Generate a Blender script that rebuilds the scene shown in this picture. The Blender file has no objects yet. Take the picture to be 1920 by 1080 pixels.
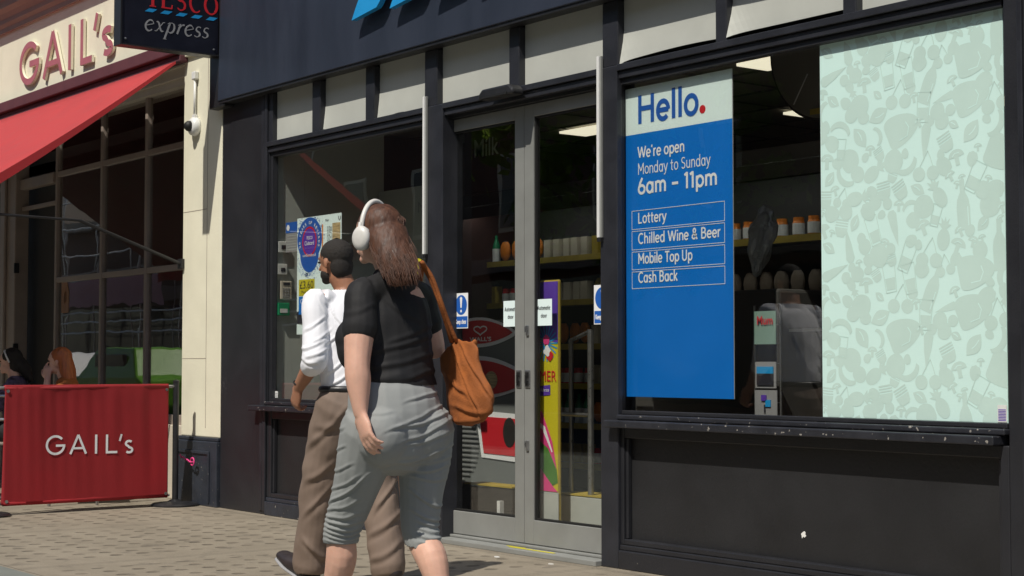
import bpy, bmesh, math, random
from mathutils import Vector, Matrix, noise
random.seed(7)
R = math.radians; PI = math.pi
S = bpy.context.scene; C = S.collection
# ------------------------------------------------------------------ camera, world, sun
TH, PH = R(37.35), math.atan(142/3050.)
cd = bpy.data.cameras.new('camera'); cam = bpy.data.objects.new('camera', cd); C.objects.link(cam)
cd.lens = 36*3050/1920; cd.sensor_width = 36; cd.clip_start = .05; cd.clip_end = 400
CAM = Vector((0, -5.807, 1.1)); cam.location = CAM
cam.rotation_euler = (PI/2+PH, 0, math.atan2(math.cos(TH), math.sin(TH)))
S.camera = cam
SUN = Vector((.35, -1, 1.5)).normalized()
w = bpy.data.worlds.new('World'); S.world = w; w.use_nodes = True
sky = w.node_tree.nodes.new('ShaderNodeTexSky'); sky.sky_type = 'NISHITA'; sky.sun_disc = False
sky.sun_elevation = math.asin(SUN.z); sky.sun_rotation = math.atan2(SUN.x, SUN.y)
bg = w.node_tree.nodes['Background']; bg.inputs[1].default_value = .085
w.node_tree.links.new(sky.outputs[0], bg.inputs[0])
sl = bpy.data.lights.new('sun', 'SUN'); sl.energy = 4.2; sl.angle = R(.5); sl.color = (1, .95, .86)
so = bpy.data.objects.new('sun', sl); C.objects.link(so); so.rotation_euler = SUN.to_track_quat('Z', 'Y').to_euler(); so.location = (0, -10, 20)
S.view_settings.view_transform = 'Standard'; S.view_settings.look = 'None'
S.view_settings.exposure = 0.0; S.view_settings.gamma = 1
# ------------------------------------------------------------------ materials
def mat(name, col, rough=.6, var=.15, scale=6, bump=0, bscale=60, metal=0, spec=.5, emit=None, stretch=(1,1,1), chips=0, sheen=0, trans=0):
    m = bpy.data.materials.new(name); m.use_nodes = True; nt = m.node_tree; b = nt.nodes['Principled BSDF']
    N = nt.nodes.new; L = nt.links.new
    b.inputs['Roughness'].default_value = rough; b.inputs['Metallic'].default_value = metal
    b.inputs['Specular IOR Level'].default_value = spec
    if sheen: b.inputs['Sheen Weight'].default_value = sheen
    tc = N('ShaderNodeTexCoord'); mp = N('ShaderNodeMapping'); mp.inputs['Scale'].default_value = stretch
    L(tc.outputs['Object'], mp.inputs[0])
    out = None
    if var:
        n = N('ShaderNodeTexNoise'); n.inputs['Scale'].default_value = scale; n.inputs['Detail'].default_value = 7; n.inputs['Roughness'].default_value = .6
        L(mp.outputs[0], n.inputs[0])
        mx = N('ShaderNodeMix'); mx.data_type = 'RGBA'
        lo = [c*(1-var) for c in col]; hi = [min(1, c*(1+var)) for c in col]
        mx.inputs[6].default_value = (*lo, 1); mx.inputs[7].default_value = (*hi, 1)
        rp = N('ShaderNodeMapRange'); rp.inputs[1].default_value = .3; rp.inputs[2].default_value = .7
        L(n.outputs[0], rp.inputs[0]); L(rp.outputs[0], mx.inputs[0]); out = mx.outputs[2]
        if rough > .2:
            rr = N('ShaderNodeMapRange'); rr.inputs[1].default_value = .3; rr.inputs[2].default_value = .7
            rr.inputs[3].default_value = rough*.85; rr.inputs[4].default_value = min(1, rough*1.2)
            L(n.outputs[0], rr.inputs[0]); L(rr.outputs[0], b.inputs['Roughness'])
    if chips:
        # flakes of lost paint, mostly low on the wall
        n2 = N('ShaderNodeTexNoise'); n2.inputs['Scale'].default_value = 42; n2.inputs['Detail'].default_value = 3
        L(tc.outputs['Object'], n2.inputs[0])
        g = N('ShaderNodeNewGeometry'); sx = N('ShaderNodeSeparateXYZ'); L(g.outputs['Position'], sx.inputs[0])
        hz = N('ShaderNodeMapRange'); hz.inputs[1].default_value = 0; hz.inputs[2].default_value = .9
        hz.inputs[3].default_value = chips-.03; hz.inputs[4].default_value = chips+.05; L(sx.outputs[2], hz.inputs[0])
        gt = N('ShaderNodeMath'); gt.operation = 'GREATER_THAN'; L(n2.outputs[0], gt.inputs[0]); L(hz.outputs[0], gt.inputs[1])
        m2 = N('ShaderNodeMix'); m2.data_type = 'RGBA'; L(gt.outputs[0], m2.inputs[0]); L(out, m2.inputs[6]); m2.inputs[7].default_value = (.3, .28, .25, 1)
        out = m2.outputs[2]
    if out: L(out, b.inputs['Base Color'])
    else: b.inputs['Base Color'].default_value = (*col, 1)
    if bump:
        n3 = N('ShaderNodeTexNoise'); n3.inputs['Scale'].default_value = bscale; n3.inputs['Detail'].default_value = 5
        L(mp.outputs[0], n3.inputs[0]); bp = N('ShaderNodeBump'); bp.inputs['Strength'].default_value = bump; bp.inputs['Distance'].default_value = .01
        L(n3.outputs[0], bp.inputs['Height']); L(bp.outputs[0], b.inputs['Normal'])
    if emit: b.inputs['Emission Color'].default_value = (*col, 1); b.inputs['Emission Strength'].default_value = emit
    if trans: b.inputs['Transmission Weight'].default_value = trans
    return m
M = {}
M['paint'] = mat('dark_paint', (.020, .0205, .0245), .42, .14, 3, .12, 90, chips=.80)
M['paint_hi'] = mat('dark_paint_trim', (.023, .024, .030), .4, .25, 4, .1, 70, chips=.86)
M['riser'] = mat('riser_panel_paint', (.018, .018, .0195), .5, .16, 2.0, .15, 60, chips=.775)
M['fascia'] = mat('fascia_paint', (.026, .033, .052), .45, .16, 1.6, .05, 40, stretch=(2, 1, .5), chips=.84)
M['sill'] = mat('chipped_sill_paint', (.023, .024, .030), .4, .25, 9, .15, 70, chips=.635)
M['plinth'] = mat('blue_black_plinth_paint', (.028, .033, .045), .4, .3, 6, .15, 50, chips=.72)
M['cream'] = mat('cream_render', (.80, .765, .60), .7, .05, 2.5, .12, 45)
M['cream2'] = mat('cream_woodwork', (.60, .54, .44), .5, .08, 3, .1, 50)
M['brown'] = mat('brown_woodwork', (.30, .245, .205), .5, .15, 3, .1, 50)
M['board'] = mat('transom_sheet', (.49, .50, .455), .65, .05, 3, .05, 20)
M['alu'] = mat('grey_aluminium', (.27, .275, .26), .42, .07, 5, .03, 40, metal=.15)
M['black'] = mat('black_metal', (.018, .018, .02), .4, .2, 10, .05, 60)
M['gasket'] = mat('black_gasket', (.01, .01, .01), .6, 0)
M['white'] = mat('white_plastic', (.75, .75, .73), .4, .04, 8)
M['steel'] = mat('brushed_steel', (.45, .45, .45), .3, .08, 30, metal=.9)
M['awning'] = mat('red_canvas', (.44, .042, .045), .8, .07, 3, .25, 220)
M['awnedge'] = mat('red_canvas_edge', (.38, .02, .025), .85, .1, 5, .25, 220)
M['banner'] = mat('dark_red_canvas', (.31, .011, .016), .75, .12, 1.5, .2, 260)
M['pink'] = mat('pink_letter_face', (.42, .13, .16), .5, .08, 8)
M['print_w'] = mat('white_print', (.88, .89, .90), .5, .02, 5)
M['blue'] = mat('blue_vinyl', (.004, .185, .66), .4, .05, 2)
M['bluetext'] = mat('blue_print', (.02, .12, .48), .45, 0)
M['mint'] = mat('pale_mint_vinyl', (.64, .87, .81), .5, .02, 2)
M['motif'] = mat('grey_green_print', (.545, .72, .655), .5, .03, 4)
M['hello'] = mat('pale_white_vinyl', (.84, .98, .97), .45, .02, 2)
M['redp'] = mat('red_print', (.62, .02, .03), .45, .05, 5)
M['dash'] = mat('bright_blue_acrylic', (.02, .32, .70), .3, .04, 5)
M['signnavy'] = mat('navy_sign_face', (.008, .009, .018), .35, .25, 6, chips=.82)
M['greyp'] = mat('grey_print', (.30, .30, .31), .5, .05, 8)
M['darkp'] = mat('dark_print', (.03, .03, .04), .5, 0)
M['yellow'] = mat('yellow_print', (.62, .54, .02), .5, .03, 5)
M['orange'] = mat('orange_print', (.8, .24, .03), .5, .05, 5)
M['green'] = mat('green_plastic', (.01, .28, .12), .4, .05, 5)
M['grass'] = mat('green_print', (.08, .22, .03), .5, .3, 9)
M['pinkp'] = mat('pink_print', (.75, .06, .25), .5, .12, 8)
M['violet'] = mat('violet_print', (.12, .05, .42), .5, .1, 8)
M['flower'] = mat('flower_print', (.25, .2, .55), .5, .8, 30)
M['sand'] = mat('sandwich_print', (.5, .38, .2), .6, .5, 40, stretch=(.3, 1, 2.5))
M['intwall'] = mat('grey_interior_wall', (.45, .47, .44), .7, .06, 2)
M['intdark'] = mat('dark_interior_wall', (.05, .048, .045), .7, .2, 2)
M['maroon'] = mat('maroon_interior_wall', (.045, .018, .016), .7, .3, 2)
M['ceil'] = mat('ceiling_tile', (.22, .21, .18), .8, .1, 3)
M['lit'] = mat('lit_ceiling_panel', (1, .92, .70), .5, 0, emit=1.0)
M['bulb'] = mat('warm_bulb', (1, .55, .15), .5, 0, emit=9)
M['intfloor'] = mat('grey_shop_floor', (.12, .12, .115), .5, .2, 5)
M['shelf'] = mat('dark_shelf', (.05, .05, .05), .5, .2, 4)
M['tag_y'] = mat('yellow_price_strip', (.45, .33, .05), .5, .2, 6)
M['skin'] = mat('fair_skin', (.66, .385, .285), .5, .10, 14, .08, 160, spec=.4)
M['skin2'] = mat('tan_skin', (.36, .17, .10), .5, .08, 25, .08, 160, spec=.4)
M['top'] = mat('black_jersey', (.0085, .008, .009), .75, .15, 8, .08, 300)
M['grey'] = mat('grey_jersey', (.275, .285, .28), .85, .05, 12, .15, 420)
M['shirt'] = mat('white_cotton', (.82, .82, .86), .75, .02, 6, .08, 300)
M['trousers'] = mat('brown_cotton', (.20, .145, .112), .8, .08, 8, .1, 320)
M['suede'] = mat('tan_suede', (.28, .082, .016), .9, .25, 9, .25, 130)
M['hairb'] = mat('dark_brown_hair', (.080, .033, .018), .55, .5, 60, .3, 90, stretch=(1, 1, .12), spec=.4)
M['hairk'] = mat('black_short_hair', (.019, .015, .012), .75, .4, 60, .6, 260)
M['hairr'] = mat('red_hair', (.36, .10, .03), .5, .35, 50, .3, 90, stretch=(1, 1, .15))
M['maroonc'] = mat('maroon_cotton', (.10, .03, .04), .8, .1, 8)
M['shoe'] = mat('dark_shoe', (.03, .022, .022), .5, .2, 10)
M['cup'] = mat('pale_grey_plastic', (.66, .64, .60), .38, .03, 20)
M['foil'] = mat('smoky_foil', (.42, .43, .43), .25, .2, 10, .2, 30, metal=.15)
M['under_shade'] = mat('dark_red_under_shade', (.10, .012, .012), .9, .1, 4)  # shaded tone for the sheet added under the awning
M['dimmint'] = mat('dull_green_card', (.22, .34, .29), .6, .05, 5)
M['shelf_glow'] = mat('added_shelf_glow', (.95, 1, .92), .5, 0, emit=3.5)  # glow of the added strip that brightens the shelves
M['dimgrey'] = mat('grey_cabinet', (.16, .17, .165), .6, .06, 3)
M['eye'] = mat('dark_eye', (.02, .015, .012), .2, 0)
M['multi'] = mat('patterned_cloth', (.10, .07, .12), .8, .9, 18)
M['leaf'] = mat('leaf_green', (.06, .12, .025), .55, .5, 2)
M['bark'] = mat('bark', (.10, .08, .06), .9, .3, 12, .5, 30)
M['brick'] = mat('brown_brick', (.13, .075, .055), .8, .25, 3, .2, 30)
M['stone'] = mat('pale_stone', (.30, .27, .23), .8, .12, 2, .1, 30)
M['winglass'] = mat('dark_window_glass', (.02, .022, .025), .1, 0)
M['carg'] = mat('green_car_paint', (.13, .33, .02), .25, 0)
M['carw'] = mat('white_car_paint', (.75, .75, .75), .25, 0)
M['tyre'] = mat('tyre_rubber', (.02, .02, .02), .8, .1)
M['pinkb'] = mat('pink_hoarding', (.80, .42, .47), .6, .12, 4)
M['asphalt'] = mat('asphalt', (.055, .055, .055), .85, .3, 12, .4, 90)
M['kerb'] = mat('kerb_granite', (.22, .215, .20), .75, .15, 8, .2, 60)
M['smooth'] = mat('smooth_paving', (.175, .185, .165), .75, .12, 5, .15, 60)
M['black_gum'] = mat('white_dropping', (.85, .84, .8), .6, 0)

for k_ in ('skin', 'skin2'):
    b_ = M[k_].node_tree.nodes['Principled BSDF']; b_.inputs['Subsurface Weight'].default_value = .15; b_.inputs['Subsurface Radius'].default_value = (.012, .005, .003); b_.inputs['Subsurface Scale'].default_value = 1
for key_, tc_ in (('leaf', (.45, .65, .10, 1)), ('pinkb', (.85, .42, .48, 1))):
  m_ = M[key_]; nt_l = m_.node_tree; tr_ = nt_l.nodes.new('ShaderNodeBsdfTranslucent'); tr_.inputs[0].default_value = tc_; mx_ = nt_l.nodes.new('ShaderNodeMixShader'); mx_.inputs[0].default_value = .5
  nt_l.links.new(nt_l.nodes['Principled BSDF'].outputs[0], mx_.inputs[1]); nt_l.links.new(tr_.outputs[0], mx_.inputs[2]); nt_l.links.new(mx_.outputs[0], nt_l.nodes['Material Output'].inputs[0])
def glassmat(name, tint, mul):
    m = bpy.data.materials.new(name); m.use_nodes = True; nt = m.node_tree; N = nt.nodes.new; L = nt.links.new
    nt.nodes.remove(nt.nodes['Principled BSDF']); o = nt.nodes['Material Output']
    t = N('ShaderNodeBsdfTransparent'); t.inputs[0].default_value = (*tint, 1)
    g = N('ShaderNodeBsdfGlossy'); g.inputs['Roughness'].default_value = 0.0; g.inputs[0].default_value = (.9, .9, .9, 1)
    f = N('ShaderNodeLayerWeight'); f.inputs[0].default_value = .5
    pw = N('ShaderNodeMath'); pw.operation = 'POWER'; pw.inputs[1].default_value = 5; L(f.outputs['Facing'], pw.inputs[0])
    mu = N('ShaderNodeMath'); mu.operation = 'MULTIPLY_ADD'; mu.use_clamp = True; mu.inputs[1].default_value = .9*mul; mu.inputs[2].default_value = .045*mul
    nz = N('ShaderNodeTexNoise'); nz.inputs['Scale'].default_value = 1.3; tc = N('ShaderNodeTexCoord'); L(tc.outputs['Object'], nz.inputs[0])
    bp = N('ShaderNodeBump'); bp.inputs['Strength'].default_value = .08; bp.inputs['Distance'].default_value = .02; L(nz.outputs[0], bp.inputs['Height']); L(bp.outputs[0], g.inputs['Normal'])
    mx = N('ShaderNodeMixShader'); L(pw.outputs[0], mu.inputs[0]); L(mu.outputs[0], mx.inputs[0]); L(t.outputs[0], mx.inputs[1]); L(g.outputs[0], mx.inputs[2]); L(mx.outputs[0], o.inputs[0])
    return m
M['glass'] = glassmat('shop_glass', (.96, .965, .95), 1.5)
M['glassc'] = glassmat('cafe_glass', (.93, .92, .91), 1.5)

def pavemat():
    m = bpy.data.materials.new('dimpled_paving'); m.use_nodes = True; nt = m.node_tree; N = nt.nodes.new; L = nt.links.new; b = nt.nodes['Principled BSDF']
    b.inputs['Roughness'].default_value = .8
    def mth(op, a, c=None, clamp=False):
        n = N('ShaderNodeMath'); n.operation = op; n.use_clamp = clamp
        for i, v in enumerate((a, c)):
            if v is None: continue
            if isinstance(v, (int, float)): n.inputs[i].default_value = v
            else: L(v, n.inputs[i])
        return n.outputs[0]
    g = N('ShaderNodeNewGeometry'); s = N('ShaderNodeSeparateXYZ'); L(g.outputs['Position'], s.inputs[0])
    nz = N('ShaderNodeTexNoise'); nz.inputs['Scale'].default_value = 3; nz.inputs['Detail'].default_value = 6; L(g.outputs['Position'], nz.inputs[0])
    wob = mth('MULTIPLY', mth('SUBTRACT', nz.outputs[0], .5), .05)
    x = mth('ADD', s.outputs[0], wob); y = mth('ADD', s.outputs[1], mth('MULTIPLY', wob, .6))
    px = mth('PINGPONG', mth('ADD', x, 50.04), .083); py = mth('PINGPONG', mth('ADD', y, 50.03), .083)
    # distance from the centre of each dimple (pitch 0.166 m)
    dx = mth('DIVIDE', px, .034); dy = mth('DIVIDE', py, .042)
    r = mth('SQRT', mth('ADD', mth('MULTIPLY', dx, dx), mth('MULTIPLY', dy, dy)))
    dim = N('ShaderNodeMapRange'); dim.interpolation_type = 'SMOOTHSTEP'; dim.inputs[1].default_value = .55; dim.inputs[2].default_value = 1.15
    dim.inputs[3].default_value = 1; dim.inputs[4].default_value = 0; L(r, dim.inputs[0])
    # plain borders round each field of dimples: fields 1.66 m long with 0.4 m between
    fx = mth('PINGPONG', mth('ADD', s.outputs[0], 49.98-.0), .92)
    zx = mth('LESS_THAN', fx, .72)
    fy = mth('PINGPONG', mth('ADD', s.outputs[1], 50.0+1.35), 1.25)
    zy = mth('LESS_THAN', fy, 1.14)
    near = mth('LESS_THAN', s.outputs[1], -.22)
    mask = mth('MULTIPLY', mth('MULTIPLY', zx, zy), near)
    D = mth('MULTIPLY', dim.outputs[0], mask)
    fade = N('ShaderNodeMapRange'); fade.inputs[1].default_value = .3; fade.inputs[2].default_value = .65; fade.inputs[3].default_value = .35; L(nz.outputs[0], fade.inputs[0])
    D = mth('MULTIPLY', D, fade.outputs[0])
    # joints
    jx = mth('LESS_THAN', mth('ABSOLUTE', mth('SUBTRACT', fx, .90)), .005)
    jy = mth('LESS_THAN', mth('ABSOLUTE', mth('SUBTRACT', fy, 1.235)), .005)
    J = mth('MULTIPLY', mth('MAXIMUM', jx, jy), 1)
    n1 = N('ShaderNodeTexNoise'); n1.inputs['Scale'].default_value = 2.2; n1.inputs['Detail'].default_value = 8; n1.inputs['Roughness'].default_value = .65; L(g.outputs['Position'], n1.inputs[0])
    n2 = N('ShaderNodeTexNoise'); n2.inputs['Scale'].default_value = 70; n2.inputs['Detail'].default_value = 4; L(g.outputs['Position'], n2.inputs[0])
    cr = N('ShaderNodeValToRGB'); e = cr.color_ramp.elements; e[0].position = .3; e[0].color = (.195, .165, .122, 1); e[1].position = .7; e[1].color = (.305, .262, .20, 1)
    L(mth('ADD', mth('MULTIPLY', n1.outputs[0], .72), mth('MULTIPLY', n2.outputs[0], .28)), cr.inputs[0])
    m1 = N('ShaderNodeMix'); m1.data_type = 'RGBA'; L(mth('MULTIPLY', D, .75), m1.inputs[0]); L(cr.outputs[0], m1.inputs[6]); m1.inputs[7].default_value = (.08, .062, .042, 1)  # dents coloured darker: the shade inside them painted in, together with dirt
    m2 = N('ShaderNodeMix'); m2.data_type = 'RGBA'; L(mth('MULTIPLY', J, .6), m2.inputs[0]); L(m1.outputs[2], m2.inputs[6]); m2.inputs[7].default_value = (.07, .06, .045, 1)
    n4 = N('ShaderNodeTexNoise'); n4.inputs['Scale'].default_value = 7; n4.inputs['Detail'].default_value = 2; L(g.outputs['Position'], n4.inputs[0])
    vo = N('ShaderNodeTexVoronoi'); vo.inputs['Scale'].default_value = 2.6; L(g.outputs['Position'], vo.inputs['Vector'])
    gum = mth('LESS_THAN', vo.outputs['Distance'], .075); st4 = N('ShaderNodeMapRange'); st4.inputs[1].default_value = .58; st4.inputs[2].default_value = .72; L(n4.outputs[0], st4.inputs[0])
    m3 = N('ShaderNodeMix'); m3.data_type = 'RGBA'; L(mth('MAXIMUM', mth('MULTIPLY', gum, .55), mth('MULTIPLY', st4.outputs[0], .5), True), m3.inputs[0]); L(m2.outputs[2], m3.inputs[6]); m3.inputs[7].default_value = (.11, .095, .075, 1)
    L(m3.outputs[2], b.inputs['Base Color'])
    bp = N('ShaderNodeBump'); bp.inputs['Strength'].default_value = 1; bp.inputs['Distance'].default_value = .02
    h = mth('ADD', mth('MULTIPLY', D, -.8), mth('ADD', mth('MULTIPLY', J, -.4), mth('MULTIPLY', n2.outputs[0], .12)))
    L(h, bp.inputs['Height']); L(bp.outputs[0], b.inputs['Normal'])
    return m
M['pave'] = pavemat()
# ------------------------------------------------------------------ helpers
ORG = {}
def tag(o, label=None, cat=None, group=None, kind=None):
    if label: o['label'] = label
    if cat: o['category'] = cat
    if group: o['group'] = group
    if kind: o['kind'] = kind
    return o
def thing(name, label, cat, loc, rz=0, group=None, local=False):
    o = bpy.data.objects.new(name, None); C.objects.link(o); o.location = loc; o.rotation_euler = (0, 0, rz); o.empty_display_size = .2
    ORG[o.name] = Vector((0, 0, 0)) if local else Vector(loc)
    return tag(o, label, cat, group)
def link(name, me, m, parent=None, bev=0, smooth=False):
    for x in (m if isinstance(m, (list, tuple)) else [m]): me.materials.append(M[x])
    o = bpy.data.objects.new(name, me); C.objects.link(o)
    if parent:
        org = ORG[parent.name]; me.transform(Matrix.Translation(-org)); o.parent = parent; ORG[o.name] = org
    else:
        vs = [v.co for v in me.vertices]
        c = Vector(((min(v.x for v in vs)+max(v.x for v in vs))/2, (min(v.y for v in vs)+max(v.y for v in vs))/2, min(v.z for v in vs)))
        me.transform(Matrix.Translation(-c)); o.location = c; ORG[o.name] = c
    if smooth:
        for p in me.polygons: p.use_smooth = True
    if bev:
        b = o.modifiers.new('bevel', 'BEVEL'); b.width = bev; b.segments = 2; b.limit_method = 'ANGLE'
    return o
def obj(name, bm, m, parent=None, bev=0, smooth=False):
    bmesh.ops.recalc_face_normals(bm, faces=bm.faces)
    me = bpy.data.meshes.new(name); bm.to_mesh(me); bm.free()
    return link(name, me, m, parent, bev, smooth)
def box(bm, x0, x1, y0, y1, z0, z1):
    v = [bm.verts.new((x, y, z)) for x in (x0, x1) for y in (y0, y1) for z in (z0, z1)]
    for f in ((0, 1, 3, 2), (4, 6, 7, 5), (0, 4, 5, 1), (2, 3, 7, 6), (0, 2, 6, 4), (1, 5, 7, 3)): bm.faces.new([v[i] for i in f])
def boxes(*bs):
    bm = bmesh.new()
    for b in bs: box(bm, *b)
    return bm
FAC = (Vector((1, 0, 0)), Vector((0, 0, 1)), Vector((0, -1, 0)))    # a plane facing the street
SID = (Vector((0, 1, 0)), Vector((0, 0, 1)), Vector((1, 0, 0)))     # a plane facing +x
def poly(bm, pts, ax, o, d0, d1):
    """prism of a 2d outline on a plane (u, v, n) at depth d0..d1 along the normal"""
    u, v, n = ax; o = Vector(o)
    a = [bm.verts.new(o+u*p[0]+v*p[1]+n*d1) for p in pts]
    f = bm.faces.new(a)
    if abs(d1-d0) > 1e-6:
        b = [bm.verts.new(o+u*p[0]+v*p[1]+n*d0) for p in pts]
        bm.faces.new(list(reversed(b)))
        k = len(pts)
        for i in range(k): bm.faces.new([a[i], a[(i+1) % k], b[(i+1) % k], b[i]])
def circ(cx, cy, rx, ry=None, n=24, a0=0, a1=2*PI):
    ry = ry or rx; full = abs(a1-a0-2*PI) < 1e-6
    return [(cx+rx*math.cos(a0+(a1-a0)*i/(n if full else n-1)), cy+ry*math.sin(a0+(a1-a0)*i/(n if full else n-1))) for i in range(n)]
def stroke(bm, pts, wd, ax, o, d0, d1):
    """a line of given width (number or list) as a prism"""
    k = len(pts); W = wd if isinstance(wd, (list, tuple)) else [wd]*k
    L_, R_ = [], []
    for i, p in enumerate(pts):
        a = Vector(pts[max(0, i-1)]); b = Vector(pts[min(k-1, i+1)]); t = (b-a)
        t = t.normalized() if t.length else Vector((1, 0)); nn = Vector((-t.y, t.x))*(W[i]/2); p = Vector(p)
        L_.append(p+nn); R_.append(p-nn)
    u, v, n = ax; o = Vector(o)
    def ring(d): return [[bm.verts.new(o+u*q.x+v*q.y+n*d) for q in s] for s in (L_, R_)]
    F = ring(d1); B = ring(d0)
    for i in range(k-1):
        bm.faces.new((F[0][i], F[0][i+1], F[1][i+1], F[1][i])); bm.faces.new((B[0][i+1], B[0][i], B[1][i], B[1][i+1]))
        bm.faces.new((F[0][i+1], F[0][i], B[0][i], B[0][i+1])); bm.faces.new((F[1][i], F[1][i+1], B[1][i+1], B[1][i]))
    for e in (0, k-1): bm.faces.new((F[0][e], F[1][e], B[1][e], B[0][e]))
def tube(bm, pts, r, n=8, cap=True):
    pts = [Vector(p) for p in pts]; rs = r if isinstance(r, (list, tuple)) else [r]*len(pts)
    prev = None; rings = []
    for i, p in enumerate(pts):
        t = (pts[min(i+1, len(pts)-1)]-pts[max(i-1, 0)]).normalized()
        s = prev if prev else (Vector((0, 0, 1)) if abs(t.z) < .9 else Vector((1, 0, 0)))
        s = (s-t*s.dot(t)).normalized(); prev = s; q = t.cross(s)
        rings.append([bm.verts.new(p+(s*math.cos(2*PI*j/n)+q*math.sin(2*PI*j/n))*rs[i]) for j in range(n)])
    for a, b in zip(rings, rings[1:]):
        for j in range(n): bm.faces.new((a[j], a[(j+1) % n], b[(j+1) % n], b[j]))
    if cap: bm.faces.new(list(reversed(rings[0]))); bm.faces.new(rings[-1])
def lathe(bm, prof, n=32, mx=Matrix()):
    rings = []
    for r, z in prof: rings.append([bm.verts.new(mx @ Vector((max(r, 1e-4)*math.cos(2*PI*j/n), max(r, 1e-4)*math.sin(2*PI*j/n), z))) for j in range(n)])
    for a, b in zip(rings, rings[1:]):
        for j in range(n): bm.faces.new((a[j], a[(j+1) % n], b[(j+1) % n], b[j]))
    bm.faces.new(list(reversed(rings[0]))); bm.faces.new(rings[-1])
def text(s, name, m, parent, ax, o, x0, x1, z0, z1, depth=.0015, bold=0.0, shear=0, squash=True):
    """lettering fitted into the box u x0..x1, v z0..z1 on a plane"""
    cu = bpy.data.curves.new('t', 'FONT'); cu.body = s; cu.size = 1; cu.offset = bold; cu.extrude = .0; cu.shear = shear; cu.resolution_u = 4
    t = bpy.data.objects.new('t', cu); C.objects.link(t); dg = bpy.context.evaluated_depsgraph_get(); dg.update()
    me = bpy.data.meshes.new_from_object(t.evaluated_get(dg)); bpy.data.objects.remove(t); bpy.data.curves.remove(cu)
    vs = me.vertices
    if not len(vs): return None
    ax0 = min(v.co.x for v in vs); ax1 = max(v.co.x for v in vs); ay0 = min(v.co.y for v in vs); ay1 = max(v.co.y for v in vs)
    u, v_, n = ax; o = Vector(o)
    for v in vs:
        a = x0+(v.co.x-ax0)/(ax1-ax0)*(x1-x0); b = z0+(v.co.y-ay0)/(ay1-ay0)*(z1-z0)
        v.co = o+u*a+v_*b+n*depth
    me.materials.clear()
    return link(name, me, m, parent)
def qbez(p0, p1, p2, n=8): return [tuple(Vector(p0)*(1-t)**2+Vector(p1)*2*t*(1-t)+Vector(p2)*t*t) for t in [i/n for i in range(n+1)]]
def dup(root, loc, label=None, group=None):
    r = root.copy(); C.objects.link(r); r.location = loc; ORG[r.name] = Vector(loc)
    if label: r['label'] = label
    if group: r['group'] = group
    for ch in list(root.children):
        c = ch.copy(); C.objects.link(c); c.parent = r
        for g in list(ch.children):
            d = g.copy(); C.objects.link(d); d.parent = c
    return r
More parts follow.
